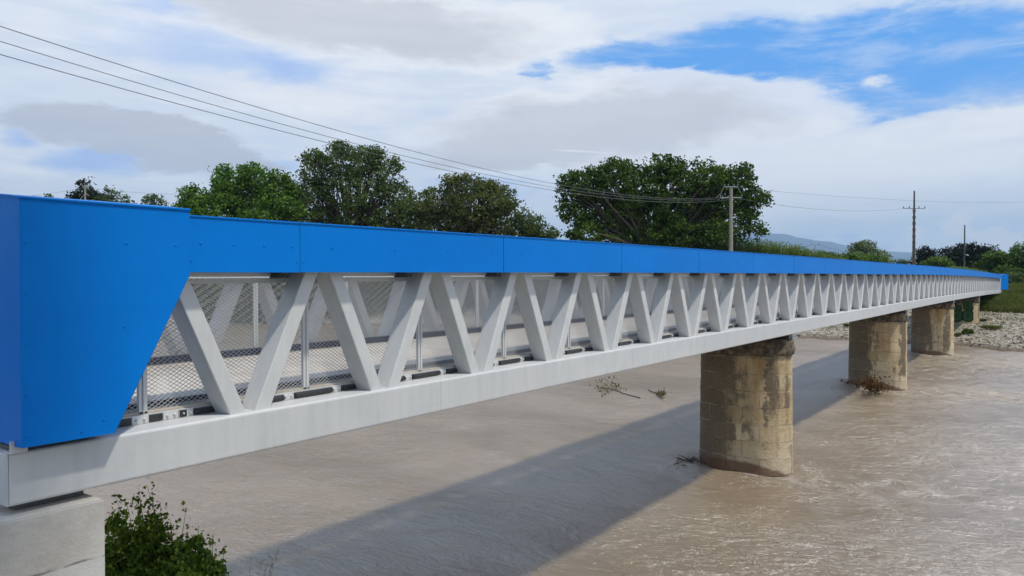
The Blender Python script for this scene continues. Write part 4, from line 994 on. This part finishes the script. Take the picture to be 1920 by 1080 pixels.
rt = empty('driftwood_pile', (pier_t[0] - .9, NOSE + PL - .2, 0), 'tangle of dark twigs caught at the upstream foot of the nearest pier', 'driftwood')
for i in range(26):
    a = random.uniform(0, math.pi); c = Vector((random.gauss(-.15, .28), random.gauss(.35, .22), .10 + random.random() * .14)); l = random.uniform(.12, .35)
    d = Vector((math.cos(a), math.sin(a), random.uniform(-.2, .4))) * l
    mb.tube([c - d, c + Vector((0, 0, .03)), c + d], [.014, .018, .006], 5, False)
mb.obj('twigs', M_bark, rt)

# ------------------------------------------------------------------ utility poles and wires
M_cpole = simple('pole_concrete', (.25, .23, .19), .9, 0, .25, 1.5, .4, 20); M_wood = simple('pole_wood', (.16, .12, .085), .9, 0, .4, 2, .4, 20)
M_galv = simple('galvanised', (.30, .32, .33), .5, .5, .2, 5); M_wire = simple('wire', (.16, .16, .17), .6, .3, .1); M_ins = simple('insulator', (.12, .16, .15), .2, 0, .2)
def utility_pole(name, label, px, ytop, Z, r0, r1, mat_, arms, square=False, group='utility poles'):
    b = P(px, 515, Z); g = ground_z(b); H = EYE + (515 - ytop) / F * Z - g
    root = empty(name, (b.x, b.y, g - .1), label, 'utility pole', group); k = Z / F
    if square:
        mb = MB(); bmv = [(-r0, -r0 * .8), (r0, -r0 * .8), (r0, r0 * .8), (-r0, r0 * .8)]
        q = len(mb.v)
        for s, z in ((1, 0), (r1 / r0, H)): mb.v += [(x * s, y * s, z) for x, y in bmv]
        mb.f += [(0, 1, 2, 3), (7, 6, 5, 4), (0, 4, 5, 1), (1, 5, 6, 2), (2, 6, 7, 3), (3, 7, 4, 0)]
        for s in (-1, 1):
            for zz_ in np.arange(1, H * .8, 1.1): mb.box(-r0 * .3, r0 * .3, s * r0 * .62 - .02, s * r0 * .62 + .02 + (.0 if s < 0 else 0), zz_, zz_ + .5)
        mb.obj('mast', mat_, root)
    else: MB().tube([(0, 0, 0), (0, 0, H)], [r0, r1], 12).obj('mast', mat_, root)
    rv = Vector((ST, -CT, 0))
    for (y, half, extra) in arms:
        z = EYE + (515 - y) / F * Z - g + .1
        m2 = MB(); h = half * k; a, c = -rv * h, rv * h
        m2.tube([a + Vector((0, -.0, z)), c + Vector((0, 0, z))], .07, 6)
        m2.obj('crossarm', M_galv, root)
        for s in (-1, -.45, .45, 1) if extra else (-1, 1):
            q = rv * h * s; MB().tube([q + Vector((0, 0, z + .05)), q + Vector((0, 0, z + .18)), q + Vector((0, 0, z + .38))], [.05, .10, .05], 8).obj('insulator', M_ins, root)
    return root, g
r1, g1 = utility_pole('utility_pole', 'pale concrete utility pole with a crossarm in front of the oak', 1370, 352, 95, .34, .20, M_cpole, [(351, 12, True), (371, 20, False)])
rv = Vector((ST, -CT, 0)); k = 95 / F
mb = MB(); z0 = EYE + (515 - 352) / F * 95 - g1 + .1; z1 = EYE + (515 - 371) / F * 95 - g1 + .1
mb.tube([rv * -13 * k + Vector((0, 0, z0 + .2)), rv * -18 * k + Vector((0, 0, (z0 + z1) / 2)), rv * -28 * k + Vector((0, 0, z1))], .03, 5); mb.tube([rv * 12 * k + Vector((0, 0, z0)), rv * 18 * k + Vector((0, 0, (z0 + z1) / 2))], .03, 5)
mb.tube([rv * -5 * k + Vector((0, -.3, z0)), rv * -6 * k + Vector((0, -.3, z0 * .6)), rv * -7.5 * k + Vector((0, -.3, z0 * .35))], .03, 5); mb.obj('jumper_cable', M_galv, r1)
r2, g2 = utility_pole('utility_pole', 'tall tapering weathered pole with a thin crossarm above the far rail', 1713, 357, 135, .36, .13, M_wood, [(391, 20, True)], True)
r3, g3 = utility_pole('utility_pole', 'slim dark pole in front of the dark evergreens', 1808, 421, 140, .17, .10, M_dark, [])
r4, g4 = utility_pole('utility_pole', 'small distant pole with a short crossarm over the reeds', 1528, 459, 190, .14, .10, M_galv, [(459, 7, False)])
r5, g5 = utility_pole('utility_pole', 'small pale wooden pole with side braces before the black conifer', 161, 346, 140, .22, .16, M_cpole, [])
k5 = 140 / F; mb = MB(); zt = EYE + (515 - 346) / F * 140 - g5
for s, yy in ((-10, 374), (8, 366)): mb.tube([Vector((0, 0, zt - 1.6)), rv * s * k5 + Vector((0, 0, EYE + (515 - yy) / F * 140 - g5))], .08, 6)
mb.tube([rv * -7 * k5 + Vector((0, 0, zt + .2)), Vector((0, 0, zt - 1.0))], .06, 5); mb.obj('brace', M_cpole, r5)
k = 140 / F
MB().tube([rv * 1.5 * k + Vector((0, -.3, EYE + (515 - 478) / F * 140 - g3)), rv * 1.5 * k + Vector((0, -.35, EYE + (515 - 476) / F * 140 - g3))], [.22, .22], 12).obj('pole_lamp', simple('lamp_white', (.8, .8, .8), .4), r3)
def wire(label, a, b, sag, r=.015, group='overhead wires', n=40):
    A_, B_ = P(*a), P(*b); mb = MB(); pts = []; n = 60
    for i in range(n + 1):
        t = i / n; q = A_.lerp(B_, t); q.z -= sag * 4 * t * (1 - t); pts.append(q - A_)
    o = mb.tube(pts, r, 5).obj('overhead_wire', M_wire, None, A_); tag(o, label, 'wire', group); return o
wire('uppermost of the three black wires crossing the sky from the upper left corner', (-420, -90, 20.5), (1350, 370, 95), 2.2)
wire('middle of the three black wires crossing the sky from the upper left', (-420, -55, 23), (1360, 372, 95), 2.35)
wire('lowest of the three black wires crossing the sky from the left edge', (-420, -20, 20.5), (1372, 374, 95), 2.2)
wire('thin wire running from the concrete pole to the tall tapering pole', (1384, 372, 95), (1694, 391, 135), .9, .018)
wire('faint upper wire running right from behind the oak past the tall tapering pole', (1384, 352, 95), (1960, 378, 150), .8, .014)
wire('faint low wire from the small distant pole down to the left', (1522, 459, 190), (1300, 490, 170), 1.2, .03)
wire('faint low wire from the small distant pole down to the right', (1534, 459, 190), (1720, 486, 200), 1.0, .03)
wire('faint wire from the small wooden pole to the right at far left', (166, 352, 140), (420, 362, 150), .6, .02)
wire('faint wire from the small wooden pole to the left edge', (156, 352, 140), (-60, 372, 140), .6, .02)

# ------------------------------------------------------------------ bicycle on the gravel
def bicycle():
    c = P(1906, 623, 70); c.z = hgt(c.x, c.y)
    root = empty('bicycle', c, 'dark bicycle standing on the gravel at the right edge of the picture', 'bicycle'); root.rotation_euler = (0, R(6), R(-62))
    M_t = simple('tyre', (.02, .02, .02), .8); M_f = simple('bike_frame', (.03, .03, .04), .4); Rw = .36
    for x in (0, 1.08):
        w = MB(); w.tube([(x + Rw * math.cos(a), 0, Rw + Rw * math.sin(a)) for a in np.linspace(0, 2 * math.pi, 33)], .028, 6, False)
        o = w.obj('wheel', M_t, root)
        s = MB()
        for a in np.linspace(0, 2 * math.pi, 19)[:-1]: s.tube([(x, 0, Rw), (x + Rw * .95 * math.cos(a), 0, Rw + Rw * .95 * math.sin(a))], .002, 4, False)
        s.tube([(x, -.05, Rw), (x, .05, Rw)], .03, 8); s.obj('spokes', M_galv, o)
    f_ = MB()
    bb, st_, hd, ht = (.62, 0, .30), (.76, 0, .85), (.22, 0, .86), (.25, 0, .74)
    for a, b_ in (((.62, 0, .30), (.80, 0, .92)), (bb, ht), (hd, (.74, 0, .80)), (bb, (1.08, .05, Rw)), (bb, (1.08, -.05, Rw)), ((.74, 0, .80), (1.08, .05, Rw)), ((.74, 0, .80), (1.08, -.05, Rw)), (ht, hd), (hd, (.2, 0, .98))): f_.tube([a, b_], .017, 8)
    f_.obj('frame', M_f, root)
    fk = MB()
    for s in (-.05, .05): fk.tube([(.25, s, .74), (.10, s, .5), (0, s, Rw)], .013, 6)
    fk.obj('fork', M_f, root)
    MB().tube([(.12, -.30, .98), (.2, -.12, 1.0), (.2, .12, 1.0), (.12, .30, .98)], .015, 8).obj('handlebar', M_f, root)
    MB().tube([(.68, 0, .95), (.80, 0, .955), (.93, 0, .97)], [.025, .05, .085], 10).obj('saddle', M_t, root)
    MB().tube([(.62, -.08, .30), (.62, .08, .30)], .09, 14).obj('crankset', M_galv, root)
bicycle()

# ------------------------------------------------------------------ haze
hz = MB().box(-9500, 16500, -9500, 16500, -3, 900).obj('haze', None)
mh = bpy.data.materials.new('haze'); mh.use_nodes = True; mh.node_tree.nodes.clear()
pv = mh.node_tree.nodes.new('ShaderNodeVolumePrincipled'); ou = mh.node_tree.nodes.new('ShaderNodeOutputMaterial')
pv.inputs['Color'].default_value = (.50, .75, 1.0, 1); pv.inputs['Density'].default_value = 8e-5; pv.inputs['Anisotropy'].default_value = .2
mh.node_tree.links.new(pv.outputs[0], ou.inputs['Volume']); hz.data.materials.append(mh)
tag(hz, 'thin blue air haze over the far mountains', 'haze', kind='stuff')
